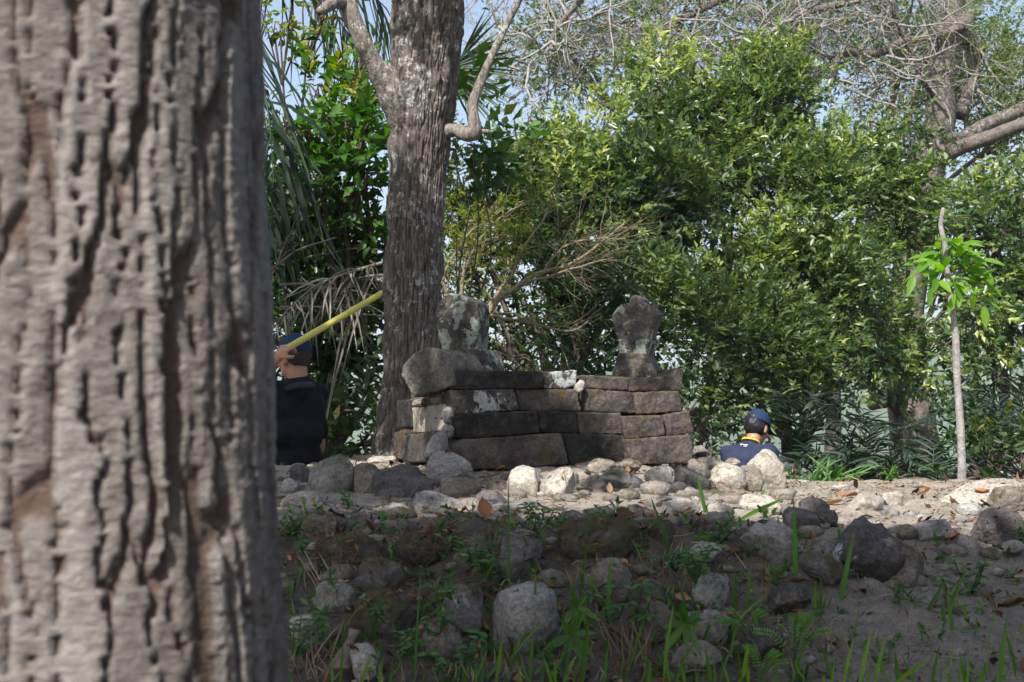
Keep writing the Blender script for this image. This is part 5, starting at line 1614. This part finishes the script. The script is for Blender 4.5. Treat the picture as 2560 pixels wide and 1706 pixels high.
# the thing in the hand: grey-blue handset with a thin bright rod
dv = empty('handset', haR2 + np.array([.03, .01, .045]), 'small grey-blue handset with a thin pale rod in the seated hand', 'device')
def bbox_mesh(c, h, R, bev=.004):
    bm = bmesh.new()
    bmesh.ops.create_cube(bm, size=2)
    for v in bm.verts:
        v.co = Vector(R @ (np.array(v.co) * np.asarray(h)) + np.asarray(c))
    bmesh.ops.bevel(bm, geom=list(bm.edges), offset=bev, segments=2, affect='EDGES')
    me = bpy.data.meshes.new('box'); bm.to_mesh(me); bm.free()
    return me
fd, ld, ud = frame((.55, -.1, -.65), (.3, -.3, 1))
Rd = np.stack([fd, ld, ud], 1)
obj('casing', bbox_mesh((0, 0, 0), (.045, .030, .011), Rd), M['device'], dv)
rod = Col(); rod.add(*tube(np.array([[.0, 0, -.03], [.03, 0, -.026], [.09, 0, -.016]]), .0045, 8))
obj('rod', rod.mesh('rod'), M['steel'], dv)

# ---- black pouch on the stone behind the tomb
bp = P(1752, 1137, 8.25)
po = empty('pouch', bp, 'small black pouch lying behind the right end of the tomb', 'pouch')
fuse('bag', [ellip(bp, (.034, .03, .016)), ellip(bp + [.022, 0, .006], (.016, .02, .012)), ellip(bp - [.024, 0, .004], (.016, .02, .01))], .005, M['black'], po, 3, .003, 3, 40)
st = Col(); st.add(*tube(spline([bp + [-.03, -.02, 0], bp + [-.05, -.03, -.01], bp + [-.045, -.035, -.02]], 8), .003, 5))
obj('strap', st.mesh('strap', bp), M['black'], po)
# ------------------------------------------------------------------ fallen leaves, weeds, grass, litter
from mathutils.bvhtree import BVHTree
bpy.context.view_layer.update()
_v, _f = [], []
for o in list(scene.objects):
    if o.type == 'MESH' and o.parent is None and o.name.split('.')[0] in ('boulder', 'stone', 'pebble'):
        k = len(_v)
        mw = o.matrix_world
        _v += [mw @ v.co for v in o.data.vertices]
        _f += [tuple(i + k for i in p.vertices) for p in o.data.polygons]
BV = BVHTree.FromPolygons(_v, _f)

def surf(px, py):
    """first surface (stone or ground) behind a photo pixel"""
    r = Vector(ray(px, py)).normalized()
    h = BV.ray_cast(Vector((0, 0, CAM_Z)), r, 30)
    d = ground_hit(px, py)
    g = None if d is None else P(px, py, d)
    if h[0] is not None and (g is None or h[0].y < g[1]):
        return np.array(h[0]), np.array(h[1])
    if g is None:
        return None, None
    return g, np.array([0, -.25, 1.0])

def drop(x, y):
    """height of stone or ground under (x, y)"""
    h = BV.ray_cast(Vector((x, y, 3)), Vector((0, 0, -1)), 4)
    z = float(H(x, y)[0])
    if h[0] is not None and h[0].z > z:
        return h[0].z, np.array(h[1])
    return z, np.array([0, 0, 1.0])

def dry_leaf_mesh(rng, L, W, curl, tint):
    """curled leaf with lifted edges, veins as folds"""
    n, m = 9, 7
    t = np.linspace(0, 1, n); s = np.linspace(-1, 1, m)
    T, S = np.meshgrid(t, s, indexing='ij')
    w = np.sin(np.clip(T, .02, .98) * math.pi) ** .75 * (1 - .25 * T) * W / 2
    x = (T - .5) * L
    a = S * curl * (1 + .4 * rng.normal())
    y = np.sin(a) / max(curl, .1) * w
    z = (1 - np.cos(a)) / max(curl, .1) * w + (T - .5) ** 2 * L * rng.uniform(-.3, .9) + np.abs(np.sin(T * 22)) * W * .02 + rng.normal(size=T.shape) * W * .02
    V = np.stack([x, y, z - z.min()], -1).reshape(-1, 3)
    i = (np.arange(n - 1)[:, None] * m + np.arange(m - 1)[None]).ravel()
    F = np.stack([i, i + 1, i + m + 1, i + m], -1)
    st, sf = tube(np.array([[-.5 * L, 0, z[0, m // 2] - z.min()], [-.62 * L, .02 * L, .01 * L], [-.72 * L, .01 * L, 0.02 * L]]), .0012, 4)
    c = Col(); c.add(V, F, np.clip(tint + rng.normal(size=len(V)) * .05, 0, 1)); c.add(st, sf, .3)
    return c.mesh('dry_leaf')

DL = [  # px, py, size px, tint, tilt, label
 (1238,1192,62,.62,.3,'large orange dry leaf left of the angular white boulder'), (1250,1176,40,.66,.6,'curled orange leaf behind the large orange leaf at the white boulder'),
 (1662,1224,58,.75,.2,'folded yellow-brown leaf right of the smooth blue-grey oval boulder'), (1711,1228,30,.4,.4,'small brown leaf before the dark domed boulder'),
 (1806,1214,40,.70,.3,'tan curled leaf before the jagged pale stone'), (1786,1232,34,.5,.5,'rust-brown leaf right of the dark domed boulder'), (1822,1236,38,.72,.2,'ribbed tan leaf on the path below the jagged pale stone'),
 (1942,1234,28,.6,.2,'small orange leaf at the foot of the biggest sunlit boulder'), (2100,1248,60,.6,.4,'big curled orange leaf left of the flat-topped pale stone'), (2130,1243,44,.55,.6,'rust-coloured leaf behind the round pale stone'),
 (2085,1262,44,.68,.2,'flat orange leaf left of the round pale stone'), (2215,1222,46,.66,.3,'orange leaf at the foot of the brown pyramid-shaped stone'), (2310,1236,40,.62,.5,'orange leaf between pyramid-shaped stone and long boulder'), (2330,1250,32,.3,.3,'dark brown leaf left of the long pale boulder'),
 (2395,1262,40,.5,.3,'rusty leaf below the long pale boulder'), (2455,1232,40,.62,.3,'orange leaf lying on the long pale boulder'), (2060,1226,44,.78,.2,'tan leaf at the far path edge'), (1835,1537,52,.60,.3,'rolled orange leaf beside the squared grey stone'),
 (1982,1528,60,.55,1.0,'upright rust-brown leaf among the grass right of the feathery weed'), (2534,1632,62,.68,.8,'big orange leaf at the right picture edge'), (2452,1588,54,.45,.5,'crumpled brown leaf low on the dirt bank'), (2552,1446,40,.8,.4,'pale leaf at the right edge halfway up the bank'),
 (2224,1650,52,.82,.8,'pale folded leaf low on the bank near the bottom edge'), (862,1528,36,.85,.6,'yellow leaf with a hole on the mossy boulder'), (974,1664,60,.42,.9,'brown leaf standing at the bottom left'), (1334,1300,52,.72,.3,'broad tan leaf on top of the bank left of the largest mossy boulder'),
 (1138,1284,48,.85,.7,'pale crumpled leaf under the sloping slab'), (1181,1284,36,.5,.5,'rust leaf right of the pale crumpled leaf'), (1296,1284,34,.3,.4,'dark leaf left of the broad tan leaf'), (1274,1302,38,.22,.4,'dark curled leaf below the path edge'),
 (998,1285,34,.95,.2,'yellow leaf left of the sloping slab'), (1510,1256,30,.66,.2,'small orange leaf alone on the sunlit path'), (1526,1266,22,.2,.5,'small dark leaf beside the small orange leaf'), (1395,1272,28,.35,.4,'brown leaf on the path above the largest mossy boulder'),
 (1605,1262,26,.45,.6,'reddish leaf left of the broad white dome'), (1800,1286,34,.9,.2,'olive yellow leaf below the thin pale slab'), (1735,1355,30,.5,.6,'brown leaf above the tall grey stone'), (1708,1500,44,.78,1.1,'tan leaf hanging before the tall grey stone'),
 (1224,1500,50,.72,.9,'pinkish-tan leaf left of the large pale-grey round boulder'), (1216,1560,52,.74,1.1,'long tan leaf under the upright grey stone'), (1190,1612,40,.8,.9,'small pale leaf below the brownish stone'), (1320,1402,44,.25,.3,'dark leaf below the boulder with pale blotch'),
 (2270,1590,44,.5,.4,'brown leaf in the middle of the lower dirt bank'), (1905,1275,40,.5,.4,'brown leaf beside the pointed white stone'), (2170,1296,34,.25,.4,'dark leaf on the shaded path edge'), (1580,1580,60,.55,.5,'long rust leaf behind the dry grass tuft'), (1545,1690,50,.75,.5,'tan leaf at the bottom edge between grass blades'),
 (1765,1690,60,.55,.7,'rust leaf at the bottom edge below the squared grey stone'), (1466,1680,44,.7,.4,'tan leaf at the bottom edge left of the dry tuft'), (870,1360,30,.84,.8,'pale curled leaf on the root-covered mossy boulder'),
]
for i, (px, py, sz, ti, tl, lab) in enumerate(DL):
    rg = np.random.default_rng(4000 + i)
    p, n = surf(px, py)
    if p is None: continue
    s = sz * p[1] / F_PX
    o = obj('dry_leaf', dry_leaf_mesh(rg, s, s * rg.uniform(.45, .62), rg.uniform(.5, 1.5), ti), M['leaf_dry'], loc=p + np.array([0, 0, .004]))
    o.rotation_euler = (tl * rg.uniform(.5, 1.1), rg.normal() * .35, rg.uniform(-.9, .9) + (math.pi if rg.random() < .5 else 0))
    tag(o, lab, 'leaf', 'large dry leaves on the mound')

# small litter: crumbs of leaf, twigs and dry stalks that nobody could count
rg = np.random.default_rng(91)
lit = Col()
def scatter(n, xr, yr, dens=None):
    out = []
    while len(out) < n:
        x, y = rg.uniform(*xr), rg.uniform(*yr)
        if abs(x) > y * .40 + .3: continue
        if dens is not None and rg.random() > dens(x, y): continue
        out.append((x, y))
    return out
dn = lambda x, y: (1.0 if y < 5.5 else .5) * (1 if x < .9 or y > 5.4 else .45)
pts = scatter(8000, (-1.5, 3.0), (3.5, 8.6), dn)
Bp, Nn = [], []
for x, y in pts:
    z, n = drop(x, y)
    if n[2] < .45: n = n * .3 + np.array([0, 0, .7])
    Bp.append((x, y, z + .003)); Nn.append(n)
Bp, Nn = np.array(Bp), norm(np.array(Nn) + rg.normal(size=(len(Bp), 3)) * .35)
D = rnd_dirs(rg, len(Bp)); D = norm(D - Nn * (D * Nn).sum(1, keepdims=True) + Nn * .04)
Ls = np.exp(rg.normal(size=len(Bp)) * .5) * .015
V, F, a = blades(Bp, D, Nn * rg.uniform(-.1, .35, (len(Bp), 1)), Nn, Ls, Ls * rg.uniform(.25, .6, len(Bp)), BROAD, np.clip(rg.beta(1.1, 2.4, len(Bp)), 0, 1), .25, .1, rg)
lit.add(V, F, a)
pts2 = scatter(1500, (-1.4, 2.4), (3.7, 5.35), dn)
Bp2, Nn2 = [], []
for x, y in pts2:
    z, n = drop(x, y)
    Bp2.append((x, y, z + .005)); Nn2.append(n if n[2] > .4 else n * .3 + np.array([0, 0, .7]))
Bp2, Nn2 = np.array(Bp2), norm(np.array(Nn2) + rg.normal(size=(len(Bp2), 3)) * .5)
D2 = rnd_dirs(rg, len(Bp2)); D2 = norm(D2 - Nn2 * (D2 * Nn2).sum(1, keepdims=True) + Nn2 * .1)
L2 = np.exp(rg.normal(size=len(Bp2)) * .5) * .022
V, F, a = blades(Bp2, D2, Nn2 * rg.uniform(-.3, .9, (len(Bp2), 1)), Nn2, L2, L2 * rg.uniform(.2, .6, len(Bp2)), BROAD, np.clip(rg.beta(1.0, 2.2, len(Bp2)), 0, 1), .45, .25, rg)
lit.add(V, F, a)
tag(obj('leaf_litter', lit.mesh('leaf_litter', smooth=False), M['leaf_dry']), 'crumbled dry leaf litter over the bank and path', 'leaf litter', kind='stuff')
tw = Col()
for x, y in scatter(1000, (-1.5, 3.0), (3.6, 8.4), dn):
    z, n = drop(x, y)
    d = rnd_dirs(rg, 1)[0] * np.array([1, 1, .25])
    L = rg.uniform(.03, .14)
    q = np.array([x, y, z + .006])
    tw.add(*tube(spline([q - d * L / 2, q + rg.normal(size=3) * .008 + [0, 0, .006], q + d * L / 2], 5), rg.uniform(.0009, .0024), 4), a=rg.random())
# wiry roots over the mossy boulders at the left of the bank
for _ in range(900):
    px, py = rg.uniform(740, 1260), rg.uniform(1325, 1500)
    if rg.random() < (py - 1325) / 260: continue
    p, n = surf(px, py)
    if p is None: continue
    d = norm(rg.normal(size=3)); L = rg.uniform(.02, .06)
    n = norm(n)
    tw.add(*tube(spline([p, p + n * .010 + d * L * .4, p + n * .006 + d * L + rg.normal(size=3) * .006], 4), .0008, 3, cap=False), a=rg.random() * .6)
tag(obj('twig_litter', tw.mesh('twig_litter'), M['grass_dry']), 'dry twigs, straw and wiry roots over the bank', 'twigs', kind='stuff')
# pebbles and grit
gr = Col()
IV, IF = ICO[1]
for x, y in scatter(1500, (-1.4, 3.0), (3.9, 8.6), lambda x, y: 1.0 if y < 5.5 else .5):
    z = float(H(x, y)[0])
    s = np.exp(rg.normal() * .65) * .0075
    gr.add(IV * (1 + .25 * rg.normal(size=(len(IV), 1)) * .5) * s * np.array([1, 1, .65]) + np.array([x, y, z + s * .1]), IF)
tag(obj('gravel', gr.mesh('gravel'), M['rock_grey']), 'loose grit and pebbles on the path and bank', 'gravel', kind='stuff')

# packed rubble between the named stones
rb_ = Col()
for k in range(190):
    if k < 95: x, y = rg.uniform(-1.1, 2.0), rg.uniform(4.7, 5.5)
    else: x, y = rg.uniform(-1.2, 1.4), rg.uniform(5.7, 6.95)
    z = float(H(x, y)[0])
    s = np.exp(rg.normal() * .35) * .030
    Vr, Fr = ICO[2]
    pr_ = Vr * (1 + .22 * fbm(Vr * 1.3 + k * 3.7, 2, k)[:, None])
    for _ in range(3):
        nn_ = rnd_dirs(rg, 1)[0]
        pr_ = pr_ - np.maximum(pr_ @ nn_ - .7, 0)[:, None] * nn_ * .9
    rb_.add(pr_ * s * np.array([1.2, 1, .75]) + np.array([x, y, z + s * .15]), Fr)
tag(obj('rubble', rb_.mesh('rubble'), M['rock_brown']), 'small packed rubble stones among the boulders', 'rubble', kind='stuff')
# creeping seedlings too many to count
sd_C, sd_D = [], []
for x, y in scatter(330, (-1.4, 2.6), (3.8, 5.25), lambda x, y: 1.0 if x < .9 else .35):
    z, n = drop(x, y)
    for _ in range(2):
        sd_C.append((x + rg.normal() * .015, y + rg.normal() * .015, z)); sd_D.append(np.array([0, -.2, 1]) + rg.normal(size=3) * .6)
tag(obj('seedlings', leaf_mesh('seedlings', sprigs(rg, np.array(sd_C), np.array(sd_D), 6, .045, .026, .012, .8, .5)), M['weed']), 'tiny green seedlings scattered over the bank', 'seedlings', kind='stuff')

# grass blades: the tall ones of the photograph one by one, then filler
gb = dict(B=[], D=[], Be=[], N=[], L=[], W=[], T=[])
def blade(px0, py0, px1, py1, w, bend=0.0, d=None, tint=None, dz=0):
    """root pixel, tip pixel, width px, sideways bend px"""
    if d is None:
        g = ground_hit(px0, min(py0, 1700))
        d = (g or 4.2) - (0.0 if py0 < 1690 else rg.uniform(.1, .5))
    a, b = P(px0, py0, d), P(px1, py1, d + dz)
    bd = np.array([bend * d / F_PX, 0, -abs(bend) * .25 * d / F_PX])
    L = np.linalg.norm(b - a) + 1e-6
    gb['B'].append(a); gb['D'].append((b - a - bd) / L); gb['Be'].append(bd / L); gb['L'].append(L); gb['W'].append(w * d / F_PX)
    gb['N'].append(norm(np.array([rg.normal() * .5, -1, .3]))); gb['T'].append(rg.random() if tint is None else tint)
for q in [(1273,1560,1270,1170,6,0),(1330,1640,1340,1430,10,0),(1340,1440,1305,1330,11,-4),(1038,1706,1055,1410,11,4),(1060,1560,1155,1480,9,30),(940,1640,920,1490,11,-6),(950,1660,948,1590,12,0),(800,1600,815,1500,8,3),(745,1600,728,1490,8,-6),(770,1630,762,1530,7,0),
          (1450,1500,1468,1355,8,6),(1440,1570,1486,1445,8,0),(1515,1555,1528,1388,13,2),(1576,1500,1530,1388,9,26),(1455,1706,1473,1548,15,8),(1325,1706,1332,1585,11,0),(1240,1706,1255,1600,10,4),(1236,1650,1222,1560,9,-4),(1260,1680,1370,1545,8,40),(1410,1706,1440,1640,12,6),(1388,1706,1388,1650,9,0),
          (1510,1706,1520,1612,9,4),(1620,1706,1625,1650,12,0),(1660,1690,1685,1505,9,6),(1660,1570,1686,1462,10,8),(1660,1580,1645,1480,8,-4),(1776,1706,1764,1624,11,-3),(1800,1706,1838,1610,8,22),(1850,1706,1868,1606,12,-16),(1680,1400,1628,1250,8,-12),(1640,1290,1628,1245,7,-8),(1765,1290,1740,1180,10,-8),
          (1850,1300,1968,1244,11,14),(1893,1275,1914,1218,9,6),(1905,1275,1965,1298,7,10),(1990,1500,1984,1245,13,-3),(2100,1520,2136,1330,14,4),(2140,1450,2138,1345,10,2),(1840,1540,1840,1425,11,0),(1870,1530,1876,1412,9,4),(1950,1510,1920,1400,9,-14),(2050,1560,2052,1440,10,0),(2030,1560,2040,1450,9,0),(2070,1460,2095,1425,6,8),
          (2280,1570,2290,1490,10,2),(2300,1570,2365,1450,12,8),(2265,1560,2272,1496,9,0),(2360,1600,2355,1500,11,-3),(2385,1620,2368,1470,11,-4),(2370,1530,2418,1420,10,4),(2410,1590,2412,1500,9,0),(2450,1590,2455,1530,9,0),(2500,1706,2512,1560,13,4),(2540,1700,2518,1590,12,-6),(2555,1620,2558,1560,11,0),
          (2150,1706,2180,1570,11,4),(2190,1706,2215,1590,11,6),(2245,1706,2238,1630,11,0),(2240,1706,2330,1650,12,26),(2300,1670,2360,1690,9,20),(2445,1706,2470,1650,14,-8),(2110,1706,2135,1600,9,10),(2330,1706,2350,1610,9,4),(1690,1706,1740,1600,9,26),(1560,1706,1620,1520,8,4),(1980,1706,2020,1600,8,10),(1935,1706,1945,1640,9,0),
          (2226,1215,2238,1160,9,12,7.9),(2200,1215,2232,1160,4,-30,7.9),(1205,1706,1215,1640,9,3),(905,1706,930,1640,8,8),(1290,1500,1300,1440,6,4),(2080,1706,2060,1630,9,-6),(700,1706,722,1620,8,6),(850,1706,858,1600,7,0)]:
    blade(*q[:6], d=q[6] if len(q) > 6 else None)
for _ in range(230):
    px = rg.uniform(680, 2560)
    py = rg.uniform(1480, 1720) if px < 1800 else rg.uniform(1520, 1730)
    h = np.exp(rg.normal() * .5) * 52 * (1.2 if py > 1640 else .8)
    blade(px, py, px + rg.normal() * h * .3, py - h, rg.uniform(2.5, 9), rg.normal() * h * .5)
for _ in range(55):      # grass before the picture's lower edge, rising into it
    px = rg.uniform(700, 2560)
    d = rg.uniform(3.2, 4.0)
    x = (px - 1280) / F_PX * d
    gz = float(H0(x, d))
    py0 = 1062 + (CAM_Z - gz) * F_PX / d
    blade(px, py0, px + rg.normal() * 40, rg.uniform(1620, 1706), rg.uniform(6, 12), rg.normal() * 25, d=d)
V, F, a = blades(gb['B'], gb['D'], gb['Be'], gb['N'], gb['L'], gb['W'], GRASS, gb['T'], .22)
gc_ = Col(); gc_.add(V, F, a)
tag(obj('grass', gc_.mesh('grass'), M['grass']), 'green grass blades rising along the foot of the bank', 'grass', kind='stuff')
gb = dict(B=[], D=[], Be=[], N=[], L=[], W=[], T=[])
for (cx, cy, n, h, sp) in [(780,1690,40,130,45),(1585,1650,34,130,22),(1340,1690,26,50,110),(2060,1640,30,110,60),(820,1480,16,110,40),(1500,1450,22,60,120),(1760,1420,22,60,130),(2050,1470,18,80,80),(1650,1440,14,90,60),(1900,1600,30,60,140),(2300,1680,40,50,220),(1000,1690,26,50,120),(1190,1680,46,60,60)]:
    for _ in range(n):
        px, py = cx + rg.normal() * sp, cy + rg.normal() * 14
        hh = h * rg.uniform(.4, 1.1)
        blade(px, py, px + rg.normal() * hh * .35, py - hh, rg.uniform(1.6, 4), rg.normal() * hh * .3)
V, F, a = blades(gb['B'], gb['D'], gb['Be'], gb['N'], gb['L'], gb['W'], GRASS, gb['T'], .1)
gc_ = Col(); gc_.add(V, F, a)
tag(obj('dry_grass', gc_.mesh('dry_grass'), M['grass_dry']), 'straw-coloured dry grass among the green blades', 'dry grass', kind='stuff')

# weeds one can tell apart
def weed(px, py, kind, size, lab, seed, d=None):
    rg = np.random.default_rng(seed)
    p = P(px, py, d) if d else surf(px, py)[0]
    root = empty('weed', p, lab, 'weed', 'weeds on the bank')
    c = Col(); st = Col()
    s = size * p[1] / F_PX
    if kind == 'palmate':
        hub = np.array([0, -.02, s * .35])
        st.add(*tube(spline([np.zeros(3), hub * .6 + [.01, 0, 0], hub], 7), .003, 5), a=.5)
        n = 9
        an = np.linspace(-2.9, 2.2, n) + rg.normal(size=n) * .18
        Dv = norm(np.stack([np.cos(an), -.25 + rg.normal(size=n) * .1, np.sin(an)], -1))
        V, F, a = blades(np.tile(hub, (n, 1)), Dv, np.tile([0, -.1, -.15], (n, 1)), np.tile([0, -1.0, .45], (n, 1)), s * rg.uniform(.30, .62, n), s * .125, BROAD, rg.uniform(.3, .9, n), .2)
        c.add(V, F, a)
    elif kind == 'whorl':
        for k in range(4):
            hub = np.array([rg.normal() * s * .2, rg.normal() * .03, s * (.2 + .25 * k) * .8])
            st.add(*tube(spline([np.zeros(3), hub * .5 + rg.normal(size=3) * .01, hub], 7), .0025, 5), a=.5)
            n = 7
            an = np.arange(n) * 2 * math.pi / n + rg.random()
            Dv = norm(np.stack([np.cos(an), np.sin(an) * .8 - .2, .3 + rg.normal(size=n) * .2], -1))
            V, F, a = blades(np.tile(hub, (n, 1)), Dv, np.tile([0, 0, -.35], (n, 1)), np.tile([0, -.3, 1.0], (n, 1)), s * rg.uniform(.28, .42, n), s * .10, BROAD, rg.random(n), .2)
            c.add(V, F, a)
    elif kind == 'broad':
        for k in range(5):
            tip = np.array([rg.normal() * s * .35, rg.normal() * .04 - .02, s * rg.uniform(.35, .9)])
            A = spline([np.zeros(3), tip * .5 + rg.normal(size=3) * .012, tip], 9)
            st.add(*tube(A, .0022, 5), a=.4)
            for i in (3, 5, 7, 8):
                for sg in (1, -1):
                    Dv = norm(np.array([sg, rg.normal() * .5 - .3, .25 + rg.normal() * .25]))
                    V, F, a = blades([A[i]], [Dv], [[0, 0, -.3]], [[0, -.45, 1]], s * rg.uniform(.17, .28), s * .13, BROAD, rg.random(), .2)
                    c.add(V, F, a)
    else:  # feathery pinnate
        for k in range(7):
            an = rg.uniform(-.4, 3.5)
            tip = np.array([math.cos(an) * s * .6, rg.normal() * .05, s * (.25 + .4 * abs(math.sin(an)))])
            A = spline([np.zeros(3), tip * .5 + [0, 0, s * .14], tip], 16)
            st.add(*tube(A, .0013, 4), a=.5)
            T = norm(np.gradient(A, axis=0))
            for sg in (1, -1):
                Dv = norm(np.cross(T[4:], [0, -.6, 1]) * sg + T[4:] * .25)
                V, F, a = blades(A[4:], Dv, np.zeros((12, 3)), np.tile([0, -.5, 1.0], (12, 1)), s * .10, s * .032, BROAD, rg.random(12), .05)
                c.add(V, F, a)
    obj('stem', st.mesh('stem'), M['weed'], root)
    obj('leaves', c.mesh('leaves'), M['leaf_bright'] if kind == 'feather' else M['weed'], root)
for i, q in enumerate([
 (1425,1640,'palmate',150,'palmate-leaved weed in front of the large pale-grey round boulder',4.25),(1440,1560,'palmate',115,'palmate-leaved weed above and behind the nearer one, beside the large round boulder',4.35),(1712,1610,'palmate',150,'pale palmate leaf before the squared grey stone',4.25),
 (1520,1560,'whorl',120,'leafy weed under the bent grass blade',4.45),(1590,1560,'whorl',130,'leafy weed right of the bent grass blade',4.45),(1130,1690,'broad',130,'round-leaved weed at the bottom below the brownish stone',4.15),(1010,1640,'broad',90,'small round-leaved weed right of the brown standing leaf',4.3),
 (1225,1450,'broad',110,'upright leafy weed in the dappled light between boulders',4.72),(1180,1420,'broad',80,'small leafy weed beside the upright one',4.75),(1865,1590,'feather',110,'small feathery weed right of the squared grey stone',4.3),(1985,1650,'feather',170,'large feathery weed in front of the dirt bank',4.2),(1900,1700,'feather',120,'feathery weed at the bottom edge',4.1),
 (2425,1490,'broad',100,'small leafy weed alone on the dirt bank',4.75),(2240,1520,'broad',70,'tiny weed on the bank below the huge slanting boulder',4.6),(1340,1340,'broad',90,'creeping weed left of the very large mossy boulder',4.95),(1740,1460,'broad',110,'bluish weed over the tall grey stone',4.55),(1690,1430,'broad',80,'thin weed left of the tall grey stone',4.7),
 (740,1640,'broad',110,'weed beside the foreground trunk',4.3),(870,1275,'broad',60,'small weed left of the half-buried pale stone',5.7),(780,1400,'broad',70,'small weed on the root-covered boulder',4.95),(1800,1360,'broad',70,'dark weed left of the wide smooth boulder',4.95),(2225,1205,'broad',40,'tiny weed at the far path edge',7.9),
 (960,1550,'broad',60,'small weed against the big mossy grey boulder',4.4),(1130,1500,'broad',70,'weed left of the upright grey stone',4.45),(2490,1270,'broad',60,'weed beside the long pale boulder',6.4),(1395,1690,'whorl',80,'leafy weed at the bottom edge among dry grass',4.1),(1100,1585,'broad',60,'pale weed between the mossy grey boulder and the brownish stone',4.3)]):
    weed(*q[:5], 5000 + i, q[5] if len(q) > 5 else None)

# strip of weathered bark leaning at the lower left
bw = P(868, 1618, 4.3)
n_, m_ = 12, 5
T, S = np.meshgrid(np.linspace(0, 1, n_), np.linspace(-1, 1, m_), indexing='ij')
a0, a1 = P(850, 1672, 4.22), P(888, 1572, 4.38)
ax = a1 - a0
sv = norm(np.cross(ax, [0, -1, .3]))
Wd = (.024 + .006 * np.sin(T * 7)) * (1 - .35 * T)
top_ = a0 + T[..., None] * ax + S[..., None] * Wd[..., None] * sv + (np.array([0, -1, .3]) * ((1 - S ** 2) * .010)[..., None]) + fbm(np.stack([T.ravel() * 9, S.ravel() * 2, T.ravel() * 0], -1), 2, 4).reshape(n_, m_)[..., None] * .003
Vt = top_.reshape(-1, 3)
i = (np.arange(n_ - 1)[:, None] * m_ + np.arange(m_ - 1)[None]).ravel()
Fq = np.stack([i, i + 1, i + m_ + 1, i + m_], -1)
nb_ = len(Vt)
edge = [k * m_ for k in range(n_)] + [(n_ - 1) * m_ + k for k in range(1, m_)] + [k * m_ + m_ - 1 for k in range(n_ - 2, -1, -1)] + [k for k in range(m_ - 2, 0, -1)]
Fe = np.array([[edge[k], edge[(k + 1) % len(edge)], edge[(k + 1) % len(edge)] + nb_, edge[k] + nb_] for k in range(len(edge))])
o = obj('bark_strip', np_mesh('bark_strip', np.vstack([Vt, Vt + np.array([0, .012, -.003])]) - bw, np.vstack([Fq, Fq[:, ::-1] + nb_, Fe])), M['wood_old'], loc=bw)
tag(o, 'flat strip of weathered brown bark leaning among grass at the lower left', 'bark')
# ------------------------------------------------------------------ the hazy air over the valley
hz_m = bpy.data.materials.new('haze')
hz_m.use_nodes = True
ht = hz_m.node_tree
for n_ in list(ht.nodes):
    ht.nodes.remove(n_)
ho = ht.nodes.new('ShaderNodeOutputMaterial')
hv = ht.nodes.new('ShaderNodeVolumePrincipled')
hv.inputs['Color'].default_value = (0.86, 0.92, 1.0, 1)
hv.inputs['Density'].default_value = 0.00042
hv.inputs['Anisotropy'].default_value = 0.2
ht.links.new(hv.outputs[0], ho.inputs['Volume'])
bm = bmesh.new()
bmesh.ops.create_cube(bm, size=1)
for v in bm.verts:
    v.co = Vector((v.co.x * 9000, 2400 + v.co.y * 5800, (-46 if v.co.z < 0 else 175)))
hme = bpy.data.meshes.new('haze')
bm.to_mesh(hme)
bm.free()
tag(obj('haze', hme, hz_m), 'pale haze over the valley', 'haze', kind='stuff')
